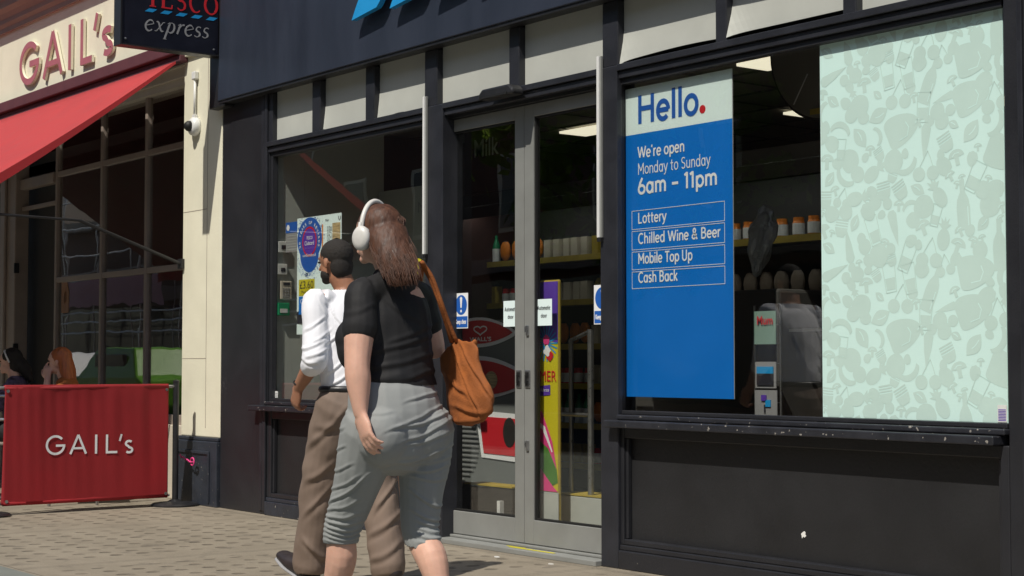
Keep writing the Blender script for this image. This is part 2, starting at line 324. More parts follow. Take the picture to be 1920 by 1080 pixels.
# monoline sans lettering, drawn stroke by stroke (cap height 1, x height .7)
def arc(cx, cy, rx, ry, a0, a1, n=14): return [(cx+rx*math.cos(R(a0+(a1-a0)*i/n)), cy+ry*math.sin(R(a0+(a1-a0)*i/n))) for i in range(n+1)]
XH = .70
def _bowl(cx=.30, r=.24): return arc(cx, .35, r, .31, 0, 360, 22)
GLY = {
 'H': (.78, [[(.1, 0), (.1, 1)], [(.66, 0), (.66, 1)], [(.1, .53), (.66, .53)]]), 'L': (.58, [[(.1, 1), (.1, 0)], [(.06, .05), (.52, .05)]]),
 'T': (.62, [[(.0, .95), (.62, .95)], [(.31, .95), (.31, 0)]]), 'U': (.74, [[(.1, 1), (.1, .35)]+arc(.36, .33, .26, .28, 180, 360, 12)+[(.62, .35), (.62, 1)]]),
 'W': (1.06, [[(.03, 1), (.28, .03)], [(.28, .03), (.53, .95)], [(.53, .95), (.78, .03)], [(.78, .03), (1.03, 1)]]),
 'M': (.92, [[(.1, 0), (.1, 1)], [(.1, .97), (.45, .3)], [(.45, .3), (.80, .97)], [(.80, 1), (.80, 0)]]),
 'S': (.60, [arc(.31, .73, .22, .22, 35, 255, 10)+arc(.29, .27, .23, .23, 78, -150, 10)]), 'C': (.74, [arc(.42, .5, .34, .455, 48, 312, 22)]),
 'B': (.68, [[(.1, 0), (.1, 1)], [(.08, .95), (.33, .95)]+arc(.33, .745, .2, .205, 90, -90, 8)+[(.08, .54)], [(.33, .54)]+arc(.36, .295, .23, .245, 90, -90, 8)+[(.08, .05)]]),
 'K': (.64, [[(.1, 0), (.1, 1)], [(.56, 1), (.12, .45)], [(.26, .58), (.60, 0)]]), 'A': (.74, [[(.04, 0), (.36, 1)], [(.36, 1), (.68, 0)], [(.15, .30), (.57, .30)]]),
 'a': (.60, [_bowl(.28, .22), [(.50, .70), (.50, 0)]]), 'b': (.62, [[(.10, 0), (.10, 1.04)], _bowl(.33, .23)]), 'd': (.64, [_bowl(.28, .23), [(.52, 0), (.52, 1.04)]]),
 'c': (.50, [arc(.30, .35, .235, .31, 48, 312, 16)]), 'e': (.58, [arc(.29, .35, .235, .31, 0, 318, 20), [(.06, .355), (.525, .355)]]),
 'h': (.60, [[(.1, 0), (.1, 1.04)], [(.1, .35)]+arc(.30, .42, .20, .24, 165, 0, 10)+[(.50, 0)]]), 'n': (.60, [[(.1, 0), (.1, .70)], [(.1, .35)]+arc(.30, .42, .20, .24, 165, 0, 10)+[(.50, 0)]]),
 'm': (.90, [[(.1, 0), (.1, .70)], [(.1, .40)]+arc(.27, .45, .175, .21, 165, 0, 10)+[(.445, 0)], [(.445, .40)]+arc(.62, .45, .175, .21, 165, 0, 10)+[(.795, 0)]]),
 'i': (.22, [[(.11, 0), (.11, .70)], [(.11, .86), (.11, 1.0)]]), 'l': (.22, [[(.11, 0), (.11, 1.04)]]), 'o': (.60, [_bowl(.30, .24)]),
 'p': (.62, [[(.10, -.28), (.10, .70)], _bowl(.33, .23)]), 'r': (.38, [[(.1, 0), (.1, .70)], [(.1, .38)]+arc(.34, .38, .24, .28, 170, 85, 7)]),
 't': (.40, [[(.17, .92), (.17, .18)]+arc(.30, .18, .13, .14, 180, 280, 6), [(.0, .64), (.37, .64)]]), 'u': (.60, [[(.1, .70), (.1, .28)]+arc(.30, .27, .20, .23, 180, 360, 10)+[(.50, .35)], [(.50, .70), (.50, 0)]]),
 'y': (.56, [[(.03, .70), (.29, .03)], [(.53, .70), (.24, -.10), (.16, -.22), (.04, -.24)]]), 'k': (.54, [[(.1, 0), (.1, 1.04)], [(.48, .70), (.12, .28)], [(.22, .38), (.50, 0)]]),
 's': (.48, [arc(.25, .51, .17, .15, 35, 255, 9)+arc(.23, .20, .18, .165, 78, -150, 9)]),
 '6': (.60, [arc(.30, .29, .235, .25, 0, 360, 20), [(.07, .34), (.20, .72), (.36, 1)]]), '1': (.36, [[(.22, 0), (.22, 1)], [(.22, .96), (.03, .82)]]),
 '-': (.56, [[(.04, .42), (.50, .42)]]), "'": (.20, [[(.12, 1.02), (.07, .80)]]), ' ': (.27, []),
 '&': (.76, [[(.68, 0), (.22, .62)]+arc(.33, .79, .15, .17, 215, -30, 10)+[(.40, .58), (.17, .42)]+arc(.26, .24, .20, .19, 130, 320, 10)+[(.60, .48)]]) }
def sans(s, m, parent, ax, o, x0, x1, zb, cap, wt=.12, depth=.0015, nm='lettering'):
    """one line of lettering: baseline zb, cap height cap, spread from x0 to x1"""
    tot = sum(GLY[c][0]+.06 for c in s)-.06; k = (x1-x0)/tot; bm = bmesh.new(); cx = 0; j = 0
    for c in s:
        for st in GLY[c][1]: stroke(bm, [(x0+(cx+p[0])*k, zb+p[1]*cap) for p in st], wt*cap, ax, o, depth+(j % 3)*.00025, depth+(j % 3)*.00025+.0002); j += 1
        cx += GLY[c][0]+.06
    return obj(nm, bm, m, parent)
# ------------------------------------------------------------------ ground
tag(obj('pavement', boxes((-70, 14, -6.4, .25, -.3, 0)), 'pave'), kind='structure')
tag(obj('smooth_paving_strip', boxes((-70, 14, -6.4, -2.62, .0005, .004)), 'smooth'), kind='structure')
tag(obj('kerb', boxes((-70, 14, -6.55, -6.4, -.3, -.004)), 'kerb'), kind='structure')
tag(obj('road', boxes((-200, 200, -13.5, -6.55, -.4, -.12)), 'asphalt'), kind='structure')
tag(obj('far_pavement', boxes((-90, 30, -17, -13.5, -.4, -.01)), 'smooth'), kind='structure')
tag(obj('ground', boxes((-300, 300, -300, 300, -.6, -.42)), 'asphalt'), kind='structure')
tag(obj('shop_floor', boxes((-19, -3, .26, 7, -.1, .045)), 'intfloor'), kind='structure')

# ------------------------------------------------------------------ supermarket front
shop = thing('shop_building', 'dark navy painted supermarket front with tall glazed bays and pale boarded transom lights', 'building', (-7.5, 0, 0))
bm = boxes((-11.295, -10.56, 0, .3, 0, 3.3))
obj('pilaster', bm, 'paint', shop, .006)
# raised mouldings on the left pilaster edge
obj('pilaster_moulding', boxes((-10.60, -10.56, -.018, -.002, .03, 3.1), (-10.655, -10.615, -.012, -.002, .03, 3.1)), 'paint_hi', shop, .003)
# fascia box with chamfered left end
bm = bmesh.new()
pr = [(-11.205, 3.09), (-11.20, 5.2), (-3, 5.2), (-3, 3.105), (-10.9, 3.105), (-11.13, 3.10)]
poly(bm, [(-11.19, 3.105), (-3, 3.105), (-3, 5.2), (-11.10, 5.2)], FAC, (0, 0, 0), -.0, .10)
obj('fascia', bm, 'fascia', shop, .006)
obj('fascia_end_block', boxes((-11.36, -11.115, -.085, .0, 3.06, 5.2)), 'black', shop, .01)
obj('fascia_underside', boxes((-11.19, -3, .0, .25, 3.115, 3.3), (-11.19, -3, -.09, -.0, 3.085, 3.105)), 'black', shop)
# transom lights
panels = [(-10.50, -9.918), (-9.808, -9.215), (-9.108, -8.511), (-8.374, -7.624), (-7.526, -6.773), (-6.643, -5.89), (-5.81, -5.048), (-4.968, -4.2)]
def sheet(x0, x1, f):
    bm = bmesh.new(); n = 24; rows = []
    for i in range(n+1):
        t = i/n; x = x0+(x1-x0)*t; zb, out = f(t); col = []
        for j in range(7):
            s = j/6; z = 3.12+(zb-3.12)*s
            col.append(bm.verts.new((x, .035-out*max(0, s-.55)/.45, z)))
        rows.append(col)
    for a, b in zip(rows, rows[1:]):
        for j in range(6): bm.faces.new((a[j], a[j+1], b[j+1], b[j]))
    o = obj('transom_panel', bm, 'board', shop); sm = o.modifiers.new('t', 'SOLIDIFY'); sm.thickness = .004; sm.offset = 1
fl = lambda t: (2.728, 0)
def curl_a(t): return (2.728+.018*math.sin(PI*min(1, t*1.25))**2, .02*math.exp(-t*6))
def curl_b(t):
    s = t*t*(3-2*t); return (2.748+.010*math.sin(PI*t)-.02*math.exp(-t*22)+.010*s, .03*math.exp(-t*9)+.006)
def curl_c(t): return (2.742+.022*(1-math.exp(-t*14)), .05*math.exp(-t*10))
for (a, b), f in zip(panels, (fl, lambda t: (2.728+.012*math.exp(-t*5), .02*math.exp(-t*8)), curl_a, fl, fl, curl_b, curl_c, fl)): sheet(a, b, f)
obj('transom_backing', boxes((-10.56, -3.5, .1, .14, 2.70, 3.115)), 'gasket', shop)
for (a, b), (c, d) in zip(panels, panels[1:]):
    obj('transom_mullion', boxes((b, c, -.012, .1, 2.725, 3.085)), 'paint_hi', shop, .006)
obj('transom_mullion', boxes((-10.56, -10.5, -.005, .1, 2.725, 3.085)), 'paint_hi', shop, .004)
# head rail with stepped profile, one per bay
def head(x0, x1):
    obj('head_rail', boxes((x0, x1, -.022, .1, 2.693, 2.728), (x0, x1, -.006, .1, 2.652, 2.690)), 'paint_hi', shop, .003)
head(-10.56, -8.49); head(-8.30, -6.785); head(-6.645, -4.15)
obj('post', boxes((-8.49, -8.30, -.02, .14, .0, 2.726)), 'paint_hi', shop, .006)
obj('post', boxes((-6.785, -6.645, -.02, .02, .0, 2.726)), 'paint_hi', shop, .006)
obj('post_core', boxes((-6.78, -6.677, .021, .14, .0, 2.726)), 'paint', shop)
obj('pilaster', boxes((-4.175, -3.3, 0, .3, 0, 3.09)), 'paint', shop, .006)
obj('pilaster_moulding', boxes((-4.10, -4.075, -.015, -.002, .45, 3.05), (-4.10, -3.5, -.015, -.002, .42, .447)), 'paint_hi', shop, .003)
# inner window frames
def wframe(x0, x1, z0, z1, wd=.035, y0=.012):
    o = obj('window_frame', boxes((x0, x0+wd, y0, .058, z0, z1), (x1-wd, x1, y0, .058, z0, z1), (x0+wd, x1-wd, .012, .058, z0, z0+.02), (x0+wd, x1-wd, .012, .058, z1-.03, z1)), 'paint', shop, .003)
    obj('glass_pane', boxes((x0+wd, x1-wd, .052, .056, z0+.02, z1-.03)), 'glass', o)
wframe(-10.558, -8.492, .826, 2.650)
wframe(-6.676, -4.177, .828, 2.650, .014, .0215)
# sills and risers
def riser(x0, x1, sx0, sx1, px0, px1):
    obj('window_sill', boxes((x0, x1, -.03, .2, .800, .826), (sx0, sx1, -.075, .15, .757, .797)), 'sill', shop, .006)
    obj('riser_panel', boxes((x0, x1, .045, .2, 0, .756)), 'riser', shop)
    obj('riser_frame', boxes((x0, px0, .0, .044, .13, .756), (px1, x1, .0, .044, .13, .756), (px0, px1, .0, .044, .13, .16), (px0, px1, .004, .044, .70, .756), (px0, px0+.02, .014, .044, .161, .699), (px1-.02, px1, .014, .044, .161, .699)), 'paint', shop, .005)
    obj('skirting', boxes((x0, x1, -.02, .2, 0, .10), (x0, x1, -.008, .2, .10, .129)), 'plinth' if x0 < -9 else 'paint', shop, .006)
riser(-10.56, -8.49, -10.72, -8.40, -10.50, -8.56)
riser(-6.645, -4.175, -6.70, -4.20, -6.62, -4.22)
bm = bmesh.new(); poly(bm, [(.0, .020), (.010, .026), (.018, .020), (.017, .010), (.022, .004), (.012, -.004), (.004, .0), (-.004, -.010), (-.006, .004), (-.010, .012)], FAC, (-5.375, .045, .275), .001, .003); obj('bird_dropping', bm, 'black_gum', shop)
# doors
def leaf(x0, x1, left):
    wl, wr = (.088, .088)
    o = obj('sliding_door', boxes((x0, x0+wl, .07, .12, .05, 2.63), (x1-wr, x1, .07, .12, .05, 2.63), (x0+wl, x1-wr, .07, .12, .05, .19), (x0+wl, x1-wr, .07, .12, 2.555, 2.63)), 'alu', shop, .003)
    g = .012
    obj('gasket', boxes((x0+wl, x0+wl+g, .08, .11, .19, 2.555), (x1-wr-g, x1-wr, .08, .11, .19, 2.555), (x0+wl+g, x1-wr-g, .08, .11, .19, .19+g), (x0+wl+g, x1-wr-g, .08, .11, 2.555-g, 2.555)), 'gasket', o)
    obj('glass_pane', boxes((x0+wl+g, x1-wr-g, .093, .097, .19+g, 2.555-g)), 'glass', o)
    xh = x1-.045 if left else x0+.035
    h = obj('handle', boxes((xh-.024, xh+.024, .064, .069, 0.958, 1.062)), 'steel', o, .002)
    obj('pull', boxes((xh-.013, xh+.013, .058, .063, 0.97, 1.0), (xh-.013, xh+.013, .058, .063, 1.02, 1.05), (xh-.006, xh+.006, .05, .0575, 0.985, 1.035)), 'gasket', h)
    if not left:
        for z in (.62, 1.295): obj('lock', boxes((xh-.012, xh+.012, .06, .069, z-.03, z+.03), (xh-.018, xh-.013, .055, .068, z-.01, z+.025)), 'steel', o, .002)
leaf(-8.41, -7.585, True); leaf(-7.581, -6.72, False)
obj('door_header', boxes((-8.30, -6.785, .03, .2, 2.632, 2.690)), 'black', shop)
obj('threshold', boxes((-8.30, -6.785, -.06, .25, 0, .03), (-8.30, -6.785, .04, .24, .031, .046)), 'alu', shop, .004)
obj('floor_strip', boxes((-7.62, -7.2, -.02, .0, .031, .0325), (-7.68, -7.5, .012, .02, .031, .0325)), 'yellow', shop)
# inside of the shop
obj('interior_wall', boxes((-10.56, -10.552, .0585, .299, .1, 2.69), (-10.62, -10.552, .30, 1.0, 0, 2.99)), 'intwall', shop)
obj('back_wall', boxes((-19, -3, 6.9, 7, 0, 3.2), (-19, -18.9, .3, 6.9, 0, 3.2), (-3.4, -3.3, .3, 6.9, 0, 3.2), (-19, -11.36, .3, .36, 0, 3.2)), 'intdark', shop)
bm = bmesh.new(); box(bm, -19, -3.3, .3, 7, 3.0, 3.1); obj('ceiling', bm, 'ceil', shop)
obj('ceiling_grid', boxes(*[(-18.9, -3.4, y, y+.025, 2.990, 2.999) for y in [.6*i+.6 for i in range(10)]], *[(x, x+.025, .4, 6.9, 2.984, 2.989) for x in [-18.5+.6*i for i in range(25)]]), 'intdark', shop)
for i, (x, y) in enumerate(((-6.9, 1.6), (-8.1, 3.3), (-7.0, 4.0), (-9.9, 2.6), (-12.8, 2.6), (-9.1, 1.3), (-12.5, 5.3), (-6.0, 5.3), (-15.5, 4.4), (-11.8, 2.1), (-13.5, 2.0), (-5.0, 2.5))):  # panels in sight plus deeper ones added out of view to brighten the shop
    obj('ceiling_light', boxes((x-.3, x+.3, y-.14, y+.14, 2.965, 2.983)), 'lit', shop)
obj('building_body', boxes((-11.30, -3.0, .31, 8, 3.31, 9)), 'brick', shop)

# blue slashes and red letters on the fascia
lg = thing('fascia_lettering', 'bright blue slanted slashes and red letters standing off the navy fascia', 'shop sign', (-7.5, -.12, 3.4))
dw = .36
for k in range(5):
    x = -9.13+k*.46; z = 3.37
    pts = qbez((x, z), (x+.17, z+.02), (x+.30, z+.035), 5)+qbez((x+.30, z+.035), (x+.38, z+.08), (x+.44, z+.24), 5)[1:]+qbez((x+.44, z+.24), (x+.2, z+.235), (x+.17, z+.22), 4)[1:]+qbez((x+.17, z+.22), (x+.1, z+.16), (x, z), 5)[1:-1]
    bm = bmesh.new(); poly(bm, pts, FAC, (0, -.1, 0), .035, .075); obj('blue_slash', bm, 'dash', lg)
for k in range(5): obj('standoff', boxes((-8.9+k*.46, -8.88+k*.46, -.135, -.1, 3.45, 3.47)), 'steel', lg)
for ch, (a, b) in zip('TESCO', ((-9.1, -8.6), (-8.55, -8.15), (-8.1, -7.7), (-7.65, -7.2), (-7.15, -6.6))):
    t = text(ch, 'letter', 'redp', lg, FAC, (0, -.1, 0), a, b, 3.72, 4.3, .075, .02)
# sensor above the door
sn = thing('door_sensor', 'dark grey half round motion sensor box fixed over the sliding doors', 'sensor', (-7.62, -.05, 2.66))
bm = bmesh.new(); pts = [(-.17, 0), (.17, 0), (.17, .03), (.13, .062), (-.13, .062), (-.17, .03)]
poly(bm, pts, FAC, (-7.62, -.03, 2.668), 0, .09); obj('housing', bm, 'black', sn, .012)
obj('lens', boxes((-7.75, -7.5, -.124, -.12, 2.672, 2.685)), 'gasket', sn)
# vertical strips on the posts
for i, (x, lab) in enumerate(((-8.475, 'upright white metal strip on the post left of the doors'), (-6.775, 'upright white metal strip on the post between doors and greeting poster'))):
    r = thing('metal_strip', lab, 'metal strip', (x, -.05, 1.78), group='white strips on the posts')
    obj('strip', boxes((x-.012, x+.008, -.044, -.022, 1.79, 2.79)), 'white', r, .002)
    obj('channel', boxes((x+.009, x+.02, -.036, -.022, 1.79, 2.79)), 'alu', r, .001)
    obj('end_cap', boxes((x-.012, x+.018, -.042, -.022, 1.768, 1.789)), 'gasket', r)
# ------------------------------------------------------------------ greeting poster
YP = .062
hp = thing('greeting_poster', 'tall blue poster with pale top and big greeting behind the right window', 'poster', (-6.19, YP, .92))
O = (0, YP, 0)
obj('backing', boxes((-6.603, -5.785, YP+.001, YP+.006, .922, 2.60)), 'white', hp)
bm = bmesh.new(); poly(bm, [(-6.603, 2.345), (-5.785, 2.345), (-5.785, 2.60), (-6.603, 2.60)], FAC, O, 0, 0); obj('pale_panel', bm, 'hello', hp)
bm = bmesh.new(); poly(bm, [(-6.603, .922), (-5.785, .922), (-5.785, 2.3445), (-6.603, 2.3445)], FAC, O, 0, 0); obj('blue_panel', bm, 'blue', hp)
sans('Hello', 'bluetext', hp, FAC, O, -6.502, -6.030, 2.398, .155, .17)
bm = bmesh.new(); poly(bm, circ(-6.000, 2.418, .022), FAC, O, 0, .0015); obj('red_dot', bm, 'redp', hp)
sans("We're open", 'print_w', hp, FAC, O, -6.502, -6.135, 2.212, .062, .15)
sans("Monday to Sunday", 'print_w', hp, FAC, O, -6.502, -5.942, 2.122, .062, .095)
sans("6am - 11pm", 'print_w', hp, FAC, O, -6.502, -5.893, 2.016, .086, .17)
rows = [('Lottery', 1.929, 1.826, -6.277, 1.843, 1.907), ('Chilled Wine & Beer', 1.818, 1.715, -5.872, 1.743, 1.805), ('Mobile Top Up', 1.706, 1.607, -6.08, 1.617, 1.692), ('Cash Back', 1.598, 1.505, -6.193, 1.527, 1.584)]
for s, zt, zb, xr, a, b in rows:
    sans(s, 'print_w', hp, FAC, O, -6.502, xr, zb+.031, .058, .15)
    x0, x1, t = -6.553, -5.842, .0028
    obj('outline_box', boxes((x0, x1, YP-.0015, YP-.0005, zt-t, zt), (x0, x1, YP-.0015, YP-.0005, zb, zb+t), (x0, x0+t, YP-.0015, YP-.0005, zb+t, zt-t), (x1-t, x1, YP-.0015, YP-.0005, zb+t, zt-t)), 'print_w', hp)
hp.location.x -= .062
# ------------------------------------------------------------------ mint panel with food silhouettes
YP2 = .049
gp = thing('patterned_window_panel', 'pale mint window film printed with grey green food and drink shapes', 'window film', (-4.7, YP, .85))
GX0, GX1, GZ0, GZ1 = -5.245, -4.212, .849, 2.62
obj('film', boxes((GX0, GX1, YP2-.001, YP2+.0025, GZ0, GZ1)), 'mint', gp)
def blobby(f, n=28): return [f(2*PI*i/n) for i in range(n)]
def sh_round(s): return [blobby(lambda a: (s*math.cos(a)*(1+.05*math.sin(3*a)), s*math.sin(a)*.95))], []
def sh_leaf(s):
    return [[(t*s*1.3-.65*s*1.3*0-s*.65+0, s*.42*math.sin(PI*t)) for t in [i/10*1 for i in range(11)]]+[(t*s*1.3-s*.65, -s*.36*math.sin(PI*t)) for t in [1-i/10 for i in range(1, 10)]]], [[(s*(-.35+.08*i), s*(.08+.02*i*(5-i)*.2)) for i in range(8)]]
def sh_bottle(s):
    r = s*.30
    return [[(-r, -s), (r, -s), (r*1.05, -.1*s), (r*.9, .2*s), (r*.38, .5*s), (r*.38, s), (-r*.38, s), (-r*.38, .5*s), (-r*.9, .2*s), (-r*1.05, -.1*s)]], [[(r*.7, -.85*s), (r*.7, -.1*s)]]
def sh_glass(s):
    r = s*.46
    return [[(-r*.72, -s*.8), (r*.72, -s*.8), (r*.86, -.05*s), (-r*.86, -.05*s)]], [[(-r*.86, -s*.95), (r*.86, -s*.95), (r*1.08, s*.9), (-r*1.08, s*.9), (-r*.86, -s*.95)]]
def sh_carrot(s):
    return [[(0, -s), (s*.2, -.1*s), (s*.27, s*.55), (s*.14, s*.75), (-s*.14, s*.75), (-s*.27, s*.55), (-s*.2, -.1*s)]], []
def sh_mush(s):
    return [[(-s*.2, -s*.7), (s*.2, -s*.7), (s*.2, -.05*s)]+circ(0, 0, s*.75, s*.6, 12, 0, PI)[0:12]+[(-s*.2, -.05*s)]], [[(-s*.4, .1*s), (-s*.1, .3*s), (s*.3, .25*s)]]
def sh_straw(s):
    return [blobby(lambda a: (s*.72*math.cos(a)*(1+.18*math.sin(a)), s*.85*math.sin(a)+(.07*s if math.sin(a*9) > 0 and a < PI else 0)), 36)], []
def sh_pine(s):
    b = blobby(lambda a: (s*.42*math.cos(a), -.25*s+s*.6*math.sin(a)))
    c = [(-.12*s, .3*s), (-.42*s, .62*s), (-.2*s, .6*s), (-.25*s, .95*s), (-.05*s, .72*s), (.05*s, 1.0*s), (.12*s, .7*s), (.32*s, .9*s), (.24*s, .58*s), (.45*s, .55*s), (.14*s, .3*s)]
    return [b, c], []
def sh_banana(s):
    a = circ(0, s*.5, s, s*.95, 12, PI*1.1, PI*1.9); b = circ(0, s*.85, s*.9, s*.85, 12, PI*1.85, PI*1.15)
    return [a+b], []
def sh_cherry(s):
    return [circ(-.45*s, -.35*s, s*.42, s*.4, 16), circ(.48*s, -.3*s, s*.42, s*.4, 16)], [[(-.4*s, .05*s), (-.1*s, .6*s), (.1*s, .9*s)], [(.45*s, .1*s), (.3*s, .5*s), (.1*s, .9*s)]]
def sh_cup(s):
    return [[(-.62*s, 0), (.62*s, 0), (.5*s, -.5*s), (.3*s, -.72*s), (-.3*s, -.72*s), (-.5*s, -.5*s)], [(-.6*s, .1*s), (.6*s, .1*s), (.6*s, .2*s), (-.6*s, .2*s)], [(-.6*s, .3*s), (.6*s, .3*s), (.6*s, .4*s), (-.6*s, .4*s)], [(-.6*s, .5*s), (.6*s, .5*s), (.6*s, .62*s), (-.6*s, .62*s)]], []
def sh_chick(s):
    return [blobby(lambda a: (s*(.78*math.cos(a)+.22*math.cos(2*a)), s*.62*math.sin(a)*(1+.15*math.cos(a-1))), 36)], [[(-.1*s, -.3*s), (.3*s, -.32*s), (.5*s, -.05*s), (.45*s, .2*s)]]
SH = [(sh_chick, .125, 1), (sh_round, .058, 0), (sh_bottle, .115, 3), (sh_glass, .075, 2), (sh_pine, .085, 2), (sh_cherry, .085, 2), (sh_carrot, .10, 2), (sh_straw, .055, 1), (sh_mush, .058, 1), (sh_leaf, .095, 0), (sh_cup, .065, 1), (sh_banana, .07, 0), (sh_round, .04, 0), (sh_leaf, .07, 0), (sh_straw, .04, 0), (sh_mush, .04, 0)]
bf, bl = bmesh.new(), bmesh.new()
# one tile of the print is 0.93 m high and is repeated upwards, as wallpaper is
OG = (0, YP2, 0); cnt = 0; rnd = random.Random(11); placed = []; TILE = .93
for k, (fn, s0, _) in enumerate(SH*15):
    rep = 1
    for tr in range(200):
        s = s0*(1 if k < 96 else .72); cx = rnd.uniform(GX0+.01, GX1-.01); cz = rnd.uniform(0, TILE); rr = s*.74*(1-.10*(k//16 > 2))
        if all((cx-p[0])**2+min(abs(cz-p[1]), TILE-abs(cz-p[1]))**2 > ((rr+p[2])*.90)**2 for p in placed):
            placed.append((cx, cz, rr)); ang = rnd.uniform(-.5, .5) if fn in (sh_bottle, sh_glass, sh_mush, sh_cup, sh_cherry, sh_chick) else rnd.uniform(0, 2*PI)
            A, B = fn(s*.97); ca, sa = math.cos(ang), math.sin(ang)
            for rowi in range(3):
                z0 = GZ0-.15+rowi*TILE
                def tf(p): return (cx+p[0]*ca-p[1]*sa, z0+cz+p[0]*sa+p[1]*ca)
                for P in A:
                    Q = [tf(p) for p in P]
                    if max(q[0] for q in Q) > GX1-.003 or min(q[0] for q in Q) < GX0+.003 or max(q[1] for q in Q) > GZ1-.003 or min(q[1] for q in Q) < GZ0+.003:
                        Q = [(min(max(q[0], GX0+.002), GX1-.002), min(max(q[1], GZ0+.002), GZ1-.002)) for q in Q]
                        area = abs(sum(Q[i][0]*Q[(i+1) % len(Q)][1]-Q[(i+1) % len(Q)][0]*Q[i][1] for i in range(len(Q))))/2
                        if area < 2e-4: continue
                    cnt += 1; poly(bf, Q, FAC, OG, .0013+(k % 11)*5e-5+(cnt % 16)*3e-6, .0013+(k % 11)*5e-5+(cnt % 16)*3e-6)
                for P in B:
                    Q = [tf(p) for p in P]
                    if all(GX0+.005 < q[0] < GX1-.005 and GZ0+.005 < q[1] < GZ1-.005 for q in Q): stroke(bl if fn is not sh_glass and fn is not sh_cherry else bf, Q, .0045, FAC, OG, .00195, .0020)
            break
obj('food_print', bf, 'motif', gp); obj('fine_line_print', bl, 'mint', gp)
st = thing('barcode_sticker', 'small white barcode sticker at the bottom right of the mint window film', 'sticker', (-4.215, .05, .87))
obj('label', boxes((-4.262, -4.216, .0445, .0455, .852, .925)), 'white', st)
obj('bars', boxes(*[(-4.258, -4.220, .0435, .0442, .858+i*.0065, .861+i*.0065) for i in range(8)]), 'violet', st)
st = thing('small_sticker', 'small white sticker in the bottom left corner of the left window', 'sticker', (-10.50, .05, .84))
obj('label', boxes((-10.522, -10.482, .0445, .0455, .852, .90)), 'white', st)
obj('bars', boxes(*[(-10.518, -10.486, .0435, .0442, .858+i*.012, .862+i*.012) for i in range(3)]), 'greyp', st)
# ------------------------------------------------------------------ left window: offer poster, notice, thermostats
O = (0, .062, 0)
op = thing('offer_poster', 'torn white offer poster with blue ring, sandwich picture and yellow price in the left window', 'poster', (-9.9490, .062, 1.25))
bm = bmesh.new(); P = [(-10.2440, 2.145), (-9.6340, 2.145), (-9.6340, 1.48)]
tear = [(-9.6340-.61*i/22, 1.475+.03*math.sin(i*2.1)*math.cos(i*.9)) for i in range(1, 22)]
poly(bm, P+tear+[(-10.2440, 1.47)], FAC, O, -.001, -.0005); obj('sheet', bm, 'hello', op)
bm = bmesh.new(); poly(bm, [(-10.2440, 1.31), (-9.7990, 1.31), (-9.7990, 1.385), (-9.9990, 1.40), (-10.1490, 1.375), (-10.2440, 1.385)], FAC, O, -.001, -.0005); obj('torn_piece', bm, 'hello', op)
bm = bmesh.new(); poly(bm, [(-10.2440, 1.387), (-9.7990, 1.387), (-9.7990, 1.44), (-10.0490, 1.475), (-10.2440, 1.47)], FAC, O, -.003, -.0025); obj('torn_edge', bm, 'darkp', op)
bm = bmesh.new(); poly(bm, circ(-10.0690, 1.985, .172, .158, 40), FAC, O, 0, 0); poly(bm, circ(-10.0690, 1.88, .13, .13, 30, PI, 2*PI), FAC, O, .0003, .0003)
rr = random.Random(3)
for i in range(330):
    a = rr.uniform(0, 2*PI); d = .165+abs(rr.gauss(0, .03)); s_ = rr.uniform(.0025, .005); cx = -10.0690+d*math.cos(a); cz = 1.975+d*1.05*math.sin(a)-(.05 if math.sin(a) < 0 else 0)
    if -10.2390 < cx < -9.6490 and cz < 2.14: poly(bm, circ(cx, cz, s_, s_, 5), FAC, O, .0005, .0005)
obj('blue_ring', bm, 'bluetext', op)
bm = bmesh.new(); poly(bm, circ(-10.0690, 1.97, .102, .108, 30), FAC, O, .0008, .0008); obj('red_ring', bm, 'redp', op)
bm = bmesh.new(); poly(bm, circ(-10.0690, 1.97, .088, .094, 30), FAC, O, .0012, .0012); obj('inner_disc', bm, 'violet', op)
for i, ch in enumerate('20 YEARS OF REWARDS'):
    if ch == ' ': continue
    a = PI+.25-i*(PI+.5)/18; ux = Vector((math.sin(a), 0, -math.cos(a))); vz = Vector((math.cos(a), 0, math.sin(a)))
    text(ch, 'lettering', 'print_w', op, (ux, vz, Vector((0, -1, 0))), Vector((-10.0690, .062, 1.97))+vz*.134, -.0085, .0085, -.011, .013, .002, .02)
text('Clubcard', 'lettering', 'print_w', op, FAC, O, -10.1340, -10.0040, 1.945, 1.975, .002, .01)
text('TESCO', 'lettering', 'print_w', op, FAC, O, -10.1090, -10.0240, 1.985, 2.008, .002, .01)
text('unlimited', 'lettering', 'print_w', op, FAC, O, -10.1590, -9.9790, 1.862, 1.885, .002, .0)
obj('orange_block', boxes((-9.8940, -9.7940, .0605, .0615, 1.795, 1.875), (-9.8940, -9.8810, .0605, .0615, 1.875, 2.08)), 'orange', op)
for i in range(3): text(('BACON', 'CHICKEN', 'CLUB')[i], 'lettering', 'darkp', op, (Vector((0, 0, 1)), Vector((-1, 0, 0)), Vector((0, -1, 0))), (-9.8090+.022*i, .062, 1.90), 0, .16, 0, .015)
obj('sandwich_picture', boxes((-9.7540, -9.6490, .0605, .0615, 1.93, 2.08)), 'sand', op)
bm = bmesh.new(); poly(bm, circ(-9.6990, 1.945, .045, .03, 16, 0, PI), FAC, O, .0015, .0015); obj('salad_picture', bm, 'grass', op)
bm = bmesh.new(); poly(bm, circ(-9.7490, 1.885, .055, .05, 16), FAC, O, .002, .002); obj('tomato_picture', bm, 'redp', op)
text('Main', 'lettering', 'darkp', op, FAC, O, -9.8490, -9.8040, 2.098, 2.115)
